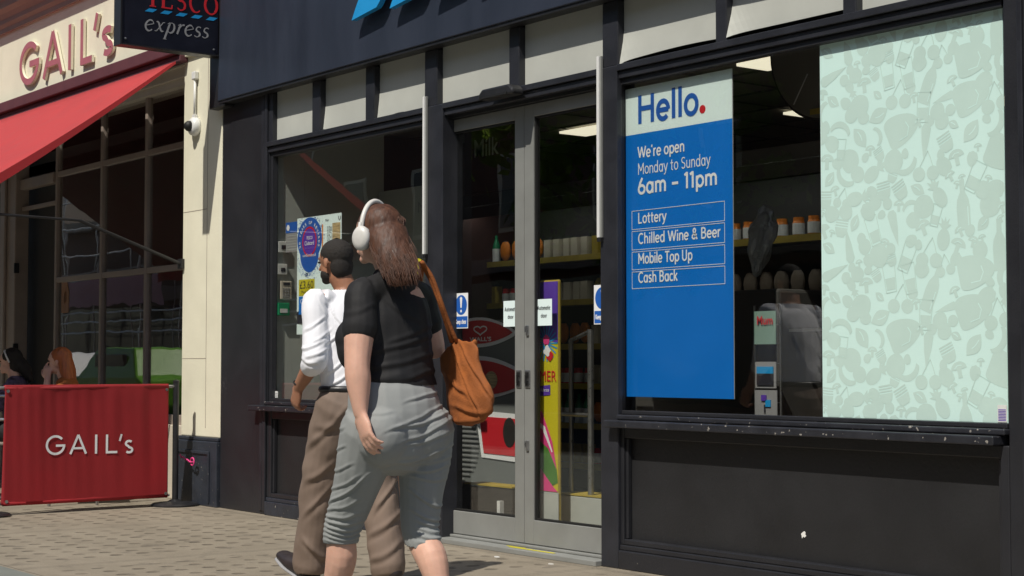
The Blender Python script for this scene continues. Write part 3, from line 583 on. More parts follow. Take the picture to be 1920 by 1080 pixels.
bm = bmesh.new(); stroke(bm, [(-9.6740, 2.125), (-9.6710, 2.105), (-9.6590, 2.095), (-9.6470, 2.105), (-9.6440, 2.125)], .006, FAC, O, .001, .0015); obj('leaf_mark', bm, 'darkp', op)
text('£4', 'lettering', 'darkp', op, FAC, O, -10.1240, -10.0840, 1.722, 1.75)
obj('price_block', boxes((-10.2140, -9.9940, .0605, .0615, 1.586, 1.702)), 'yellow', op)
text('£3.60', 'lettering', 'darkp', op, FAC, O, -10.1990, -10.0090, 1.635, 1.69, .002, .005)
text('Meal Deal', 'lettering', 'darkp', op, FAC, O, -10.1790, -10.0290, 1.602, 1.622, .002)
obj('card_block', boxes((-10.2140, -9.9940, .0605, .0615, 1.452, 1.58)), 'blue', op)
text('Clubcard', 'lettering', 'print_w', op, FAC, O, -10.1890, -10.0090, 1.53, 1.562, .002, .01)
text('Price', 'lettering', 'print_w', op, FAC, O, -10.1490, -10.0390, 1.485, 1.513, .002, .01)
nt_ = thing('window_notice', 'small notice with a dark blue heading left of the white offer poster', 'notice', (-10.29, .065, 1.83))
obj('sheet', boxes((-10.415, -10.245, .066, .067, 1.91, 2.127)), 'greyp', nt_)
obj('heading', boxes((-10.415, -10.245, .0645, .0655, 2.05, 2.127)), 'bluetext', nt_)
bm = bmesh.new(); poly(bm, circ(-10.38, 2.088, .022), FAC, (0, .0635, 0), 0, 0); obj('badge', bm, 'print_w', nt_)
obj('print_lines', boxes(*[(-10.40, -10.26, .0645, .0655, 1.925+i*.02, 1.930+i*.02) for i in range(6)]), 'intwall', nt_)
# devices on the side wall (they face +x, toward the camera)
XW = -10.552
def dev(name, label, cat, y0, y1, z0, z1, m, extra, d=.028):
    t = thing(name, label, cat, (XW, (y0+y1)/2, z0), group='controls on the side wall' if cat == 'thermostat' else None)
    obj('case', boxes((XW, XW+d, y0, y1, z0, z1)), m, t, .004)
    for nm, mm, b in extra: obj(nm, boxes((XW+d, XW+d+.003, y0+b[0], y0+b[1], z0+b[2], z0+b[3])), mm, t)
dev('thermostat', 'upper of two white thermostats on the grey side wall in the left window', 'thermostat', .066, .142, 1.918, 2.0, 'white', [('screen', 'darkp', (.025, .06, .025, .055))])
dev('thermostat', 'lower white thermostat on the grey side wall above the keypad', 'thermostat', .062, .142, 1.755, 1.834, 'white', [('screen', 'darkp', (.025, .06, .022, .05))])
dev('alarm_keypad', 'beige alarm keypad with buttons on the grey side wall', 'keypad', .088, .180, 1.573, 1.709, 'cream2', [('screen', 'darkp', (.02, .075, .105, .125))]+[('button', 'greyp', (.016+.021*i, .030+.021*i, .015+.019*j, .027+.019*j)) for i in range(3) for j in range(4)])
dev('emergency_release_box', 'green emergency door release box below the keypad', 'release box', .062, .157, 1.454, 1.547, 'green', [('label_plate', 'white', (.015, .075, .02, .05))], .04)
# ------------------------------------------------------------------ door stickers
def keepclear(x, label):
    t = thing('door_notice', label, 'notice', (x, .09, 1.41), group='keep clear notices on the doors'); o = (x, .0925, 1.32)
    poly_b = bmesh.new(); poly(poly_b, [(-.072, 0), (.072, 0), (.072, .22), (-.072, .22)], FAC, o, -.0005, 0); obj('sheet', poly_b, 'print_w', t)
    b = bmesh.new(); poly(b, circ(0, .146, .061, .062, 30), FAC, o, .0008, .0008); poly(b, [(-.067, .006), (.067, .006), (.067, .075), (-.067, .075)], FAC, o, .0008, .0008); obj('blue_print', b, 'bluetext', t)
    b = bmesh.new(); poly(b, [(-.006, .128), (.006, .128), (.013, .19), (0, .198), (-.013, .19)], FAC, o, .0015, .0015); poly(b, circ(0, .108, .009, .009, 12), FAC, o, .0015, .0015); obj('exclamation_mark', b, 'print_w', t)
    sans('Keep clear', 'print_w', t, FAC, o, -.056, .056, .028, .027, .16, .0018)
keepclear(-8.252, 'blue and white keep clear notice on the left sliding door')
keepclear(-6.90, 'blue and white keep clear notice on the right sliding door beside the post')
def autod(x, label):
    t = thing('door_sticker', label, 'sticker', (x, .09, 1.37), group='automatic door stickers'); o = (x, .0925, 1.322)
    b = bmesh.new(); poly(b, [(-.073, 0), (.073, 0), (.073, .155), (-.073, .155)], FAC, o, -.0005, 0); obj('sheet', b, 'hello', t)
    sans('Automatic', 'darkp', t, FAC, o, -.06, .06, .093, .023, .13); sans('door', 'darkp', t, FAC, o, -.028, .028, .048, .022, .13)
autod(-7.742, 'white automatic door sticker on the left leaf'); autod(-7.422, 'white automatic door sticker on the right leaf')
# ------------------------------------------------------------------ projecting sign (faces along the street)
def stroke3(name, m, parent, strokes, org, sx, sz, depth=.003, ax=SID):
    bm = bmesh.new()
    for k, (pts, wd) in enumerate(strokes):
        stroke(bm, [(p[0]*sx, p[1]*sz) for p in pts], wd if isinstance(wd, (int, float)) else list(wd), ax, org, 0, depth+.0004*k)
    return obj(name, bm, m, parent)
ps = thing('projecting_sign', 'dark navy hanging box sign with red and grey lettering sticking out over the pilaster', 'sign', (-11.2, -.45, 3.46))
obj('sign_box', boxes((-11.30, -11.20, -.885, -.09, 3.462, 4.12)), 'signnavy', ps, .004)
obj('sign_edge', boxes((-11.31, -11.192, -.893, -.88, 3.452, 4.13), (-11.31, -11.192, -.88, -.09, 3.452, 3.463)), 'black', ps)
for y, z in ((-.85, 3.50), (-.13, 3.50), (-.85, 4.08), (-.13, 4.08)):
    bm = bmesh.new(); lathe(bm, [(.0, .0), (.009, .0), (.007, .008), (0, .01)], 12, Matrix.Translation((-11.2, y, z)) @ Matrix.Rotation(PI/2, 4, 'Y')); obj('screw', bm, 'steel', ps)
for k in range(5):
    bm = bmesh.new(); y = -.70+k*.125; poly(bm, [(y, 3.722), (y+.065, 3.722), (y+.10, 3.748), (y+.035, 3.748)], SID, (-11.2, 0, 0), 0, .002); obj('blue_dash', bm, 'dash', ps)
# heavy serif capitals, drawn with a broad pen
cap = {
 'T': [([(0, 1), (.8, 1)], .10), ([(.4, 1), (.4, 0)], .17), ([(.2, .02), (.6, .02)], .06), ([(.03, 1), (.03, .8)], .06), ([(.77, 1), (.77, .8)], .06)],
 'E': [([(.12, 1), (.12, 0)], .17), ([(0, .97), (.66, .97)], .07), ([(.1, .52), (.52, .52)], .06), ([(0, .03), (.7, .03)], .08), ([(.66, 0), (.70, .22)], .06), ([(.64, 1), (.64, .82)], .06)],
 'S': [(arc(.33, .74, .24, .24, 35, 250)+arc(.33, .27, .27, .25, 80, -145), [.06]+[.08]*8+[.13]*14+[.08]*6+[.06]), ],
 'C': [(arc(.45, .5, .38, .48, 48, 312, 20), [.05]+[.07]*4+[.15]*11+[.08]*4+[.05]), ([(.70, .95), (.70, .72)], .05)],
 'O': [(arc(.47, .5, .40, .47, 0, 360, 28), [.15]*3+[.10]*8+[.15]*8+[.10]*6+[.15]*4), ]}
H = .145
for ch, y in zip('TESCO', (-.685, -.565, -.448, -.338, -.215)):
    st_ = [([(p[0]*.125, p[1]*H) for p in pts], ([q*.13 for q in wd] if isinstance(wd, list) else wd*.13)) for pts, wd in cap[ch]]
    bm = bmesh.new()
    for k, (pts, wd) in enumerate(st_): stroke(bm, pts, wd, SID, (-11.2, y, 3.765), 0, .002+.0003*k)
    obj('red_letter', bm, 'redp', ps)
it = {
 'e': [(arc(.30, .42, .27, .30, 10, 100, 6)+arc(.30, .34, .27, .36, 100, 320, 12)[1:], [.05]*4+[.10]*6+[.12]*6+[.07]*3), ([(.08, .34), (.52, .48)], .05)],
 'x': [(qbez((.02, .66), (.16, .74), (.3, .35), 6)+qbez((.3, .35), (.42, -.04), (.6, .08), 6)[1:], [.05, .08]+[.12]*9+[.08, .05]), ([(.0, .04), (.12, .03), (.5, .66), (.62, .66)], .05)],
 'p': [([(.24, .7), (.02, -.42)], .12), ([(-.08, -.44), (.16, -.44)], .04), ([(.08, .60), (.24, .70)], .05), (arc(.34, .36, .25, .34, 110, -150, 12), [.05]*3+[.11]*7+[.06]*3)],
 'r': [([(.22, .7), (.08, 0)], .12), ([(.06, .6), (.22, .7)], .05), (qbez((.17, .35), (.3, .72), (.5, .66), 7), [.05]*5+[.11]*3)],
 's': [(arc(.30, .52, .17, .17, 40, 230, 8)+arc(.24, .17, .2, .18, 60, -150, 8), [.06]*3+[.07]*4+[.12]*6+[.06]*5)]}
yy = -.70
for ch, adv in zip('express', (.082, .085, .088, .068, .075, .066, .066)):
    bm = bmesh.new()
    for k, (pts, wd) in enumerate(it[ch]):
        stroke(bm, [((p[0]+p[1]*.16)*.115, p[1]*.112) for p in pts], ([q*.115 for q in wd] if isinstance(wd, list) else wd*.115), SID, (-11.2, yy, 3.582), 0, .002+.0003*k)
    obj('grey_letter', bm, 'greyp', ps); yy += adv
obj('bracket', boxes((-11.28, -11.22, -.09, .0, 3.9, 3.96), (-11.28, -11.22, -.09, 0, 3.55, 3.61)), 'black', ps)
# ------------------------------------------------------------------ cafe front
cafe = thing('cafe_building', 'cream cafe front with tall gridded windows under a moulded cornice', 'building', (-15, 0, 0))
obj('pilaster', boxes((-11.97, -11.302, 0, .3, .53, 3.69)), 'cream', cafe, .008)
obj('pilaster_joint', boxes((-11.545, -11.54, -.0015, .0, .6, 3.6), (-11.96, -11.54, -.0015, 0, 2.31, 2.314), (-11.96, -11.54, -.0015, 0, 1.14, 1.143)), 'brown', cafe)
obj('plinth', boxes((-11.985, -11.30, -.03, .3, 0, .50), (-11.98, -11.302, -.02, .3, .50, .53)), 'plinth', cafe, .008)
obj('plinth_moulding', boxes((-11.95, -11.43, -.042, -.031, .40, .425), (-11.43, -11.405, -.042, -.031, .03, .425)), 'plinth', cafe, .004)
obj('fascia', boxes((-20, -11.365, 0, .3, 3.69, 4.42)), 'cream', cafe)
obj('pilaster_cap', boxes((-12.0, -11.305, -.03, 0, 3.56, 3.63)), 'cream', cafe, .006)
prof = [(0, 4.42), (.03, 4.42), (.035, 4.46), (.07, 4.49), (.075, 4.53), (.11, 4.57), (.16, 4.60), (.165, 4.66), (.22, 4.72), (.30, 4.76), (.31, 4.86), (.34, 4.9), (0, 4.9)]
bm = bmesh.new(); a_ = [bm.verts.new((-20, -p[0], p[1])) for p in prof]; b_ = [bm.verts.new((-11.37, -p[0], p[1])) for p in prof]
for i in range(len(prof)-1): bm.faces.new((a_[i], a_[i+1], b_[i+1], b_[i]))
bm.faces.new(a_); bm.faces.new(b_); obj('cornice', bm, 'stone', cafe)
obj('upper_wall', boxes((-20, -11.37, .0, .3, 4.901, 9)), 'brick', cafe)
obj('soffit_board', boxes((-20, -11.972, .02, .3, 3.52, 3.69), (-20, -11.972, .05, .3, 3.44, 3.52), (-20, -11.972, .08, .3, 3.38, 3.44)), 'cream2', cafe)
# windows: frame members and panes
mull = [-12.02, -12.93, -13.87, -14.93]
fr = [(-12.06, -11.972, .10, .19, .6, 3.38)]
for x in mull[1:]: fr.append((x-.024, x+.024, .115, .165, .6, 3.38))
bm = boxes(*fr); obj('window_mullions', bm, 'brown', cafe, .006)
for a, b in zip(mull[:-1], mull[1:]):
    for z, h_ in ((1.895, .025), (2.905, .025), (.64, .04)): obj('window_transom', boxes((b+.024, (a-.024 if a != mull[0] else -12.06), .118, .16, z-h_, z+h_)), 'brown', cafe, .004)
for a, b in zip(mull[:-1], mull[1:]):
    for z0, z1 in ((.68, 1.87), (1.92, 2.88), (2.93, 3.38)):
        obj('window_pane', boxes((b+.03, a-.03, .143, .146, z0, z1)), 'glassc', cafe)
obj('stall_riser', boxes((-14.96, -11.985, .08, .25, 0, .6)), 'cream2', cafe, .006)
obj('door_post', boxes((-16.28, -15.84, .06, .2, 0, 3.38), (-16.10, -16.06, .03, .059, 0, 3.38)), 'brown', cafe, .01)
obj('door_head', boxes((-15.83, -14.97, .1, .18, 2.83, 2.93), (-15.83, -14.97, .12, .16, 2.62, 2.66)), 'brown', cafe, .004)
obj('inner_door_post', boxes((-15.60, -15.52, .6, .7, 0, 2.8)), 'brown', cafe, .004)
obj('door_hinge', boxes((-15.838, -15.825, .05, .1, 1.2, 1.3), (-15.838, -15.825, .05, .1, 2.0, 2.1)), 'black', cafe)
obj('interior_wall', boxes((-21, -11.4, 4.5, 4.6, 0, 3.6), (-11.45, -11.37, .31, 4.5, 0, 3.6), (-21, -20.9, .3, 4.5, 0, 3.6)), 'maroon', cafe)
obj('interior_ceiling', boxes((-21, -11.4, .31, 4.6, 3.45, 3.5)), 'maroon', cafe)
obj('interior_column', boxes((-16.2, -16.1, 1.5, 1.6, 0, 3.44), (-14.2, -14.08, 1.1, 1.2, 0, 3.44)), 'maroon', cafe)
obj('wall_behind', boxes((-40, -20.01, 0, .5, 0, 9)), 'brick', cafe)
lamp = thing('pendant_lamp', 'small warm glowing pendant bulb inside the cafe window', 'lamp', (-14.46, .8, 2.35))
bm = bmesh.new(); lathe(bm, [(0, -.03), (.02, -.022), (.028, 0), (.018, .02), (.008, .035), (0, .036)], 16, Matrix.Translation((-14.46, .8, 2.45))); obj('bulb', bm, 'bulb', lamp, smooth=True)
bm = bmesh.new(); tube(bm, [(-14.46, .8, 2.486), (-14.46, .8, 3.44)], .004, 6); obj('cord', bm, 'black', lamp)
# raised letters
GL = {
 'G': (arc(.5, .5, .45, .46, 42, 358, 26), [(.5, .47), (.95, .47)]),
}
def geo_letter(ch, x0, x1, z0, z1, wd, ax, o, d0, d1, bm):
    W, Hh = x1-x0, z1-z0; f = lambda p: (x0+p[0]*W, z0+p[1]*Hh); h = wd/2
    if ch == 'G': 
        stroke(bm, [f(p) for p in arc(.5, .5, .5-h/W, .5-h/Hh, 42, 352, 28)], wd, ax, o, d0, d1)
        stroke(bm, [f((.52, .47)), f((1.0, .47))], wd, ax, o, d0, d1+.0006)
    if ch == 'A':
        stroke(bm, [f((.0+h/W, 0)), f((.5, 1))], wd, ax, o, d0, d1); stroke(bm, [f((.5, 1)), f((1-h/W, 0))], wd, ax, o, d0, d1+.0004)
        stroke(bm, [f((.17, .30)), f((.83, .30))], wd*.9, ax, o, d0, d1+.0008)
    if ch == 'I': stroke(bm, [f((.5, 0)), f((.5, 1))], wd, ax, o, d0, d1)
    if ch == 'L':
        stroke(bm, [f((h/W, 0)), f((h/W, 1))], wd, ax, o, d0, d1); stroke(bm, [f((0, h/Hh)), f((1, h/Hh))], wd, ax, o, d0, d1+.0004)
    if ch == "'": stroke(bm, [f((.25, 0)), f((.75, 1))], wd*.9, ax, o, d0, d1)
    if ch == 's':
        stroke(bm, [f(p) for p in arc(.5, .735, .5-h/W, .265-h/Hh, 40, 262, 14)[:-1]+arc(.5, .265, .5-h/W, .265-h/Hh, 82, -142, 14)], wd, ax, o, d0, d1)
cl = thing('raised_sign_letters', 'pink faced cream edged letters standing off the cream fascia above the red awning', 'sign letters', (-14.4, -.03, 3.8))
for ch, x0, x1, z0, z1 in (('G', -15.53, -15.02, 3.80, 4.22), ('A', -14.93, -14.43, 3.80, 4.22), ('I', -14.31, -14.23, 3.80, 4.22), ('L', -14.02, -13.76, 3.80, 4.22), ("'", -13.74, -13.62, 4.07, 4.22), ('s', -13.54, -13.30, 3.80, 4.07)):
    bm = bmesh.new(); geo_letter(ch, x0, x1, z0, z1, .062, FAC, (0, 0, 0), .010, .034, bm); o = obj('letter_body', bm, 'cream', cl)
    bm = bmesh.new(); geo_letter(ch, x0, x1, z0, z1, .060, FAC, (0, 0, 0), .0352, .0365, bm); obj('letter_face', bm, 'pink', o)
# camera on the pilaster
cc = thing('security_camera', 'white domed security camera below its conduit on the cream pilaster', 'camera', (-11.72, 0, 2.93))
bm = bmesh.new(); tube(bm, [(-11.735, -.02, 3.07), (-11.735, -.02, 3.36)], .011, 10); obj('conduit', bm, 'white', cc, smooth=True)
obj('junction_box', boxes((-11.765, -11.705, -.04, 0, 3.355, 3.42)), 'white', cc, .008)
bm = bmesh.new(); lathe(bm, [(0, 0), (.075, 0), (.075, .02), (.070, .045), (.052, .06), (.044, .063), (.0, .063)], 28, Matrix.Translation((-11.735, 0, 2.98)) @ Matrix.Rotation(PI/2, 4, 'X')); obj('housing', bm, 'white', cc, smooth=True)
bm = bmesh.new(); lathe(bm, [(0, 0), (.043, 0), (.040, .022), (.028, .038), (.012, .045), (0, .046)], 24, Matrix.Translation((-11.735, -.062, 2.98)) @ Matrix.Rotation(PI/2, 4, 'X')); obj('dome', bm, 'gasket', cc, smooth=True)
obj('collar', boxes((-11.755, -11.715, -.035, -.003, 3.05, 3.075)), 'white', cc, .004)
# ------------------------------------------------------------------ awning
V_ = lambda *a: Vector(a)
aw = thing('awning', 'red canvas awning sloping out from under the cream fascia', 'awning', (-14.5, -.1, 3.6))
n = 24; bm = bmesh.new(); X0, X1 = -17.3, -11.93; P0 = Vector((0, -.10, 3.52)); P1 = Vector((0, -1.95, 2.24)); g = []
for i in range(n+1):
    x = X0+(X1-X0)*i/n; r_ = []
    for j in range(13):
        t = j/12; p = P0.lerp(P1, t); sag = -.035*math.sin(PI*t)-.008*math.sin(i*.9)*math.sin(PI*t)
        r_.append(bm.verts.new((x, p.y, p.z+sag)))
    g.append(r_)
for a, b in zip(g, g[1:]):
    for j in range(12): bm.faces.new((a[j], b[j], b[j+1], a[j+1]))
o = obj('canvas', bm, 'awning', aw, smooth=True); sm = o.modifiers.new('t', 'SOLIDIFY'); sm.thickness = .004
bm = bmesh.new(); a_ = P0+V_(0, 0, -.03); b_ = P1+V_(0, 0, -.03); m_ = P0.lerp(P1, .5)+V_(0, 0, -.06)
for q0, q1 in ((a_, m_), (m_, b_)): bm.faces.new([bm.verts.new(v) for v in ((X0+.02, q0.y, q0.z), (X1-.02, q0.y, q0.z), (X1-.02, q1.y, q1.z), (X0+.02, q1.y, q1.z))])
obj('under_shade', bm, 'under_shade', aw)  # dark sheet added so the underside mirrors darker in the cafe windows
bm = bmesh.new(); g = []
for j in range(13):
    t = j/12; p = P0.lerp(P1, t); z = p.z-.035*math.sin(PI*t)
    g.append([bm.verts.new((-11.925, p.y, z+.004)), bm.verts.new((-11.922, p.y, z-.02-.075*t))])
for a, b in zip(g, g[1:]): bm.faces.new((a[0], a[1], b[1], b[0]))
o = obj('side_hem', bm, 'awnedge', aw); sm = o.modifiers.new('t', 'SOLIDIFY'); sm.thickness = .003
obj('front_bar', boxes((-17.3, -11.93, -1.99, -1.94, 2.20, 2.26)), 'white', aw, .01)
bm = bmesh.new(); g = [[bm.verts.new((X0+(X1-X0)*i/60, -1.995+.006*math.sin(i*1.3), z)) for z in (2.22, 2.03+.02*abs(math.sin(i*PI/6)))] for i in range(61)]
for a, b in zip(g, g[1:]): bm.faces.new((a[0], a[1], b[1], b[0]))
o = obj('valance', bm, 'awnedge', aw); sm = o.modifiers.new('t', 'SOLIDIFY'); sm.thickness = .003
obj('cassette', boxes((-17.3, -11.90, -.11, 0, 3.585, 3.688), (-17.3, -11.90, -.075, 0, 3.52, 3.582)), 'maroonc', aw, .01)
bm = bmesh.new(); tube(bm, [(-11.96, -.02, 1.90), (-11.97, -.87, 2.205)], .014, 10); tube(bm, [(-11.97, -.87, 2.205), (-11.97, -1.94, 2.225)], .011, 10); obj('support_arm', bm, 'black', aw)
obj('arm_bracket', boxes((-12.0, -11.93, -.03, 0, 1.86, 1.94)), 'black', aw, .004)
# ------------------------------------------------------------------ barrier
br = thing('cafe_barrier', 'dark red canvas barrier with white lettering between black posts on the pavement', 'barrier', (-11.67, -.9, 0))
BX = -11.67
for y in (-.19, -1.68):
    bm = bmesh.new(); tube(bm, [(BX, y, .02), (BX, y, .955)], .024, 14); p = obj('post', bm, 'black', br, smooth=False)
    bm = bmesh.new(); lathe(bm, [(0, 0), (.185, 0), (.185, .012), (.17, .022), (.06, .035), (.03, .05), (0, .05)], 36, Matrix.Translation((BX, y, 0))); obj('base', bm, 'black', p)
    bm = bmesh.new(); lathe(bm, [(0, 0), (.026, 0), (.026, .012), (.01, .02), (0, .02)], 16, Matrix.Translation((BX, y, .955))); obj('cap', bm, 'black', p)
bm = bmesh.new(); tube(bm, [(BX, -.17, .925), (BX, -1.70, .925)], .012, 10); obj('top_rail', bm, 'steel', br)
bm = bmesh.new(); tube(bm, [(BX, -.24, .085), (BX, -1.62, .085)], .010, 10); obj('bottom_rail', bm, 'steel', br)
bm = bmesh.new(); ny, nz_ = 150, 40; g = []
def drape(y, z):
    t = (z-.07)/(.86); k = .25+.75*t
    return k*(.0026*math.sin(y*29+1+4*math.sin(y*2.6))+.0055*math.sin(y*11+2.2+z*1.2+1.5*math.sin(y*3.3))+.0012*math.sin(y*63+z*2+2*math.sin(y*5)))*(1-.6*math.exp(-((t-1)/.06)**2))*min(1, abs(y+1.545)*12, abs(y+.262)*12)
for i in range(ny+1):
    y = -1.548+1.286*i/ny; col = []
    for j in range(nz_+1):
        z = .075+.87*j/nz_; e = -.006 if (i in (0, ny)) else 0
        yb = y-(.02*(1-j/nz_) if i == 0 else 0)
        col.append(bm.verts.new((BX+.016+drape(y, z), yb, z)))
    g.append(col)
for a, b in zip(g, g[1:]):
    for j in range(nz_): bm.faces.new((a[j], b[j], b[j+1], a[j+1]))
bn = obj('banner', bm, 'banner', br, smooth=True); sm = bn.modifiers.new('t', 'SOLIDIFY'); sm.thickness = .004
bm = bmesh.new()
bm.free()
for z0, z1 in ((.90, .945), (.07, .105)): bm = bmesh.new(); tube(bm, [(BX+.001, -1.55, (z0+z1)/2), (BX+.001, -.26, (z0+z1)/2)], .021, 14); obj('hem_sleeve', bm, 'banner', bn, smooth=True)
for y in (-1.53, -.28):
    for z in (.10, .90): bm = bmesh.new(); lathe(bm, [(.006, 0), (.012, 0), (.012, .004), (.006, .004)], 12, Matrix.Translation((BX+.024, y, z)) @ Matrix.Rotation(PI/2, 4, 'Y')); obj('eyelet', bm, 'steel', bn)
for ch, y0, y1, z0, z1 in (('G', -1.242, -1.09, .425, .572), ('A', -1.06, -.92, .428, .57), ('I', -.86, -.838, .425, .568), ('L', -.773, -.682, .424, .566), ("'", -.672, -.640, .515, .566), ('s', -.622, -.553, .418, .522)):
    bm = bmesh.new(); geo_letter(ch, y0, y1, z0, z1, .0175, SID, (BX, 0, 0), .012, .012, bm)
    bmesh.ops.remove_doubles(bm, verts=bm.verts, dist=1e-6)
    for v in bm.verts: v.co.x = BX+.0250+drape(v.co.y, v.co.z)
    obj('letter', bm, 'print_w', bn)
# cable with pink lock by the wall
for i, (x, y, lab) in enumerate(((-7.46, -.24, 'small pale scrap of litter on the paving near the middle of the door step'), (-7.02, -.20, 'small pinkish scrap of litter on the paving near the right post'))):
    b_ = bmesh.new(); poly(b_, [(x, y), (x+.02, y+.004), (x+.03, y+.014), (x+.01, y+.018), (x-.004, y+.010)], (Vector((1, 0, 0)), Vector((0, 1, 0)), Vector((0, 0, 1))), (0, 0, 0), .001, .007); tag(obj('litter', b_, ('white', 'cup')[i]), lab, 'litter')
lk = thing('pink_cable_lock', 'pink coiled cable lock hanging by the dark plinth', 'lock', (-11.60, -.06, .33))
bm = bmesh.new(); tube(bm, [(-11.80+.02*i, -.09+.012*math.sin(i*2.1), .375-.004*i+.012*math.cos(i*2.3)) for i in range(10)]+[(-11.60+.03*math.cos(a*.6), -.08, .34+.03*math.sin(a*.6)) for a in range(16)], .0055, 8); obj('cable', bm, 'pinkp', lk, smooth=True)
# ------------------------------------------------------------------ furniture behind the barrier
def chair(x, y, rz, label):
    t = thing('cafe_chair', label, 'chair', (0, 0, 0), 0, 'cafe chairs behind the barrier', local=True)
    bm = bmesh.new(); 
    seat = boxes((-.20, .20, -.20, .20, .44, .465)); obj('seat', seat, 'brown', t, .008)
    for sx in (-.18, .18):
        for sy in (-.18, .18):
            bm = bmesh.new(); tube(bm, [(sx, sy, 0), (sx*.95, sy*.95, .44)], .012, 8); obj('leg', bm, 'steel', t)
    bm = bmesh.new()
    for sx in (-.18, .18): tube(bm, [(sx, -.18, .46), (sx, -.23, .84)], .012, 8)
    tube(bm, [(-.18, -.23, .84), (.18, -.23, .84)], .014, 8); tube(bm, [(-.18, -.205, .65), (.18, -.205, .65)], .014, 8); obj('back_frame', bm, 'steel', t)
    t.location = (x, y, 0); t.rotation_euler = (0, 0, rz); return t
chair(-13.12, -.88, 1.2, 'metal chair under the dark haired seated woman'); chair(-12.30, -.76, 1.2, 'metal chair under the red haired seated woman')
tb = thing('cafe_table', 'small round cafe table between the two seated women', 'table', (-12.9, -.45, 0))
bm = bmesh.new(); lathe(bm, [(0, 0), (.30, 0), (.30, .02), (0, .02)], 32, Matrix.Translation((-12.95, -.55, .72))); obj('table_top', bm, 'brown', tb)
bm = bmesh.new(); tube(bm, [(-12.95, -.55, .02), (-12.95, -.55, .72)], .025, 10); obj('column', bm, 'black', tb)
bm = bmesh.new(); tube(bm, [(-13.2, -.55, .015), (-12.7, -.55, .015)], .015, 8); tube(bm, [(-12.95, -.8, .015), (-12.95, -.3, .015)], .015, 8); obj('foot', bm, 'black', tb)
# ------------------------------------------------------------------ inside the shop
ms = thing('milk_sign', 'dim dark red hanging sign with one pale word deep in the shop', 'sign', (-10.1, 1.7, 2.44))
obj('board', boxes((-10.46, -9.73, 1.7, 1.72, 2.44, 2.97)), 'maroon', ms); text('Milk', 'lettering', 'intwall', ms, FAC, (0, 1.7, 0), -10.32, -10.0, 2.72, 2.86, .004, .01)
fz = thing('ice_cream_freezer', 'ice cream freezer with curved red and white panels seen through the left door', 'freezer', (-8.9, 1.1, .05))
obj('cabinet', boxes((-9.7, -8.35, .80, .92, .05, 1.34)), 'dimgrey', fz, .03)
def lens(x0, x1, zc, h, d, m, nm='panel'):
    bm = bmesh.new(); L1 = [(x0+(x1-x0)*i/20, zc+h*math.sin(PI*i/20)**.8) for i in range(21)]; L2 = [(x1-(x1-x0)*i/20, zc-h*.8*math.sin(PI*i/20)**.8) for i in range(1, 20)]
    poly(bm, L1+L2, FAC, (0, .80, 0), d, d+.004); obj(nm, bm, m, fz)
lens(-9.45, -8.55, 1.245, .115, .004, 'print_w', 'white_panel'); lens(-9.38, -8.60, 1.25, .09, .01, 'redp', 'red_panel')
lens(-9.65, -8.38, .93, .165, .004, 'print_w', 'white_panel'); lens(-9.58, -8.42, .93, .135, .01, 'redp', 'red_panel')
bm = bmesh.new(); poly(bm, [(-8.95, .40), (-8.42, .38), (-8.42, .70), (-9.02, .72)], FAC, (0, .8, 0), .004, .008); obj('white_panel', bm, 'print_w', fz)
bm = bmesh.new(); poly(bm, [(-8.92, .43), (-8.42, .42), (-8.42, .67), (-8.97, .68)], FAC, (0, .8, 0), .009, .012); obj('red_panel', bm, 'redp', fz)
bm = bmesh.new(); poly(bm, circ(-8.63, .58, .07, .1, 18), FAC, (0, .8, 0), .013, .015); obj('picture', bm, 'hairk', fz)
bm = bmesh.new(); poly(bm, circ(-9.0, .95, .085, .065, 18), FAC, (0, .8, 0), .015, .017); poly(bm, circ(-8.83, .93, .07, .06, 18), FAC, (0, .8, 0), .015, .0175); obj('picture', bm, 'sand', fz)
text("WALL'S", 'lettering', 'print_w', fz, FAC, (0, .8, 0), -9.08, -8.83, 1.195, 1.225, .016, .02)
bm = bmesh.new(); stroke(bm, [(-8.955+.075*16*math.sin(t)**3/16, 1.272+.034*(13*math.cos(t)-5*math.cos(2*t)-2*math.cos(3*t)-math.cos(4*t))/16) for t in [2*PI*i/28 for i in range(29)]], .009, FAC, (0, .8, 0), .015, .017); obj('heart_mark', bm, 'print_w', fz)
bm = bmesh.new()
for i in range(15):
    z = .24+i*.033; hw = .36*math.sqrt(max(0.02, 1-((z-.47)/.25)**2)); box(bm, -9.25-hw*.8, -9.25+hw*.75, .785, .79, z, z+.006)
obj('grille', bm, 'greyp', fz); 
fz.location.x -= .62; fz.location.y += .45; fz.scale = (1.07, 1.07, 1.06)
sd = thing('promotional_column', 'tall printed column with yellow band, flamingo and flowers behind the right door', 'display stand', (-7.76, .33, .05))
obj('column', boxes((-7.97, -7.545, .30, .325, .05, 1.63)), 'tag_y', sd, .01)
bm = bmesh.new(); poly(bm, [(-7.96, .37), (-7.55, .37), (-7.55, 1.33), (-7.96, 1.33)], FAC, (0, .2985, 0), -.0005, .0); obj('yellow_panel', bm, 'yellow', sd)
obj('pale_base', boxes((-7.955, -7.543, .295, .2985, .055, .36)), 'intwall', sd)
O3 = (0, .2985, 0)
bm = bmesh.new(); poly(bm, [(-7.96, 1.33), (-7.55, 1.25), (-7.55, 1.62), (-7.96, 1.62)], FAC, O3, 0, .001); obj('flower_print', bm, 'violet', sd)
bm = bmesh.new(); [stroke(bm, [(-7.66+.11*math.cos(a), 1.25+.11*math.sin(a)), (-7.66+.02*math.cos(a), 1.25+.02*math.sin(a))], .008, FAC, O3, .002, .0025) for a in [i*.3 for i in range(21)]]; obj('blue_flower', bm, 'dash', sd)
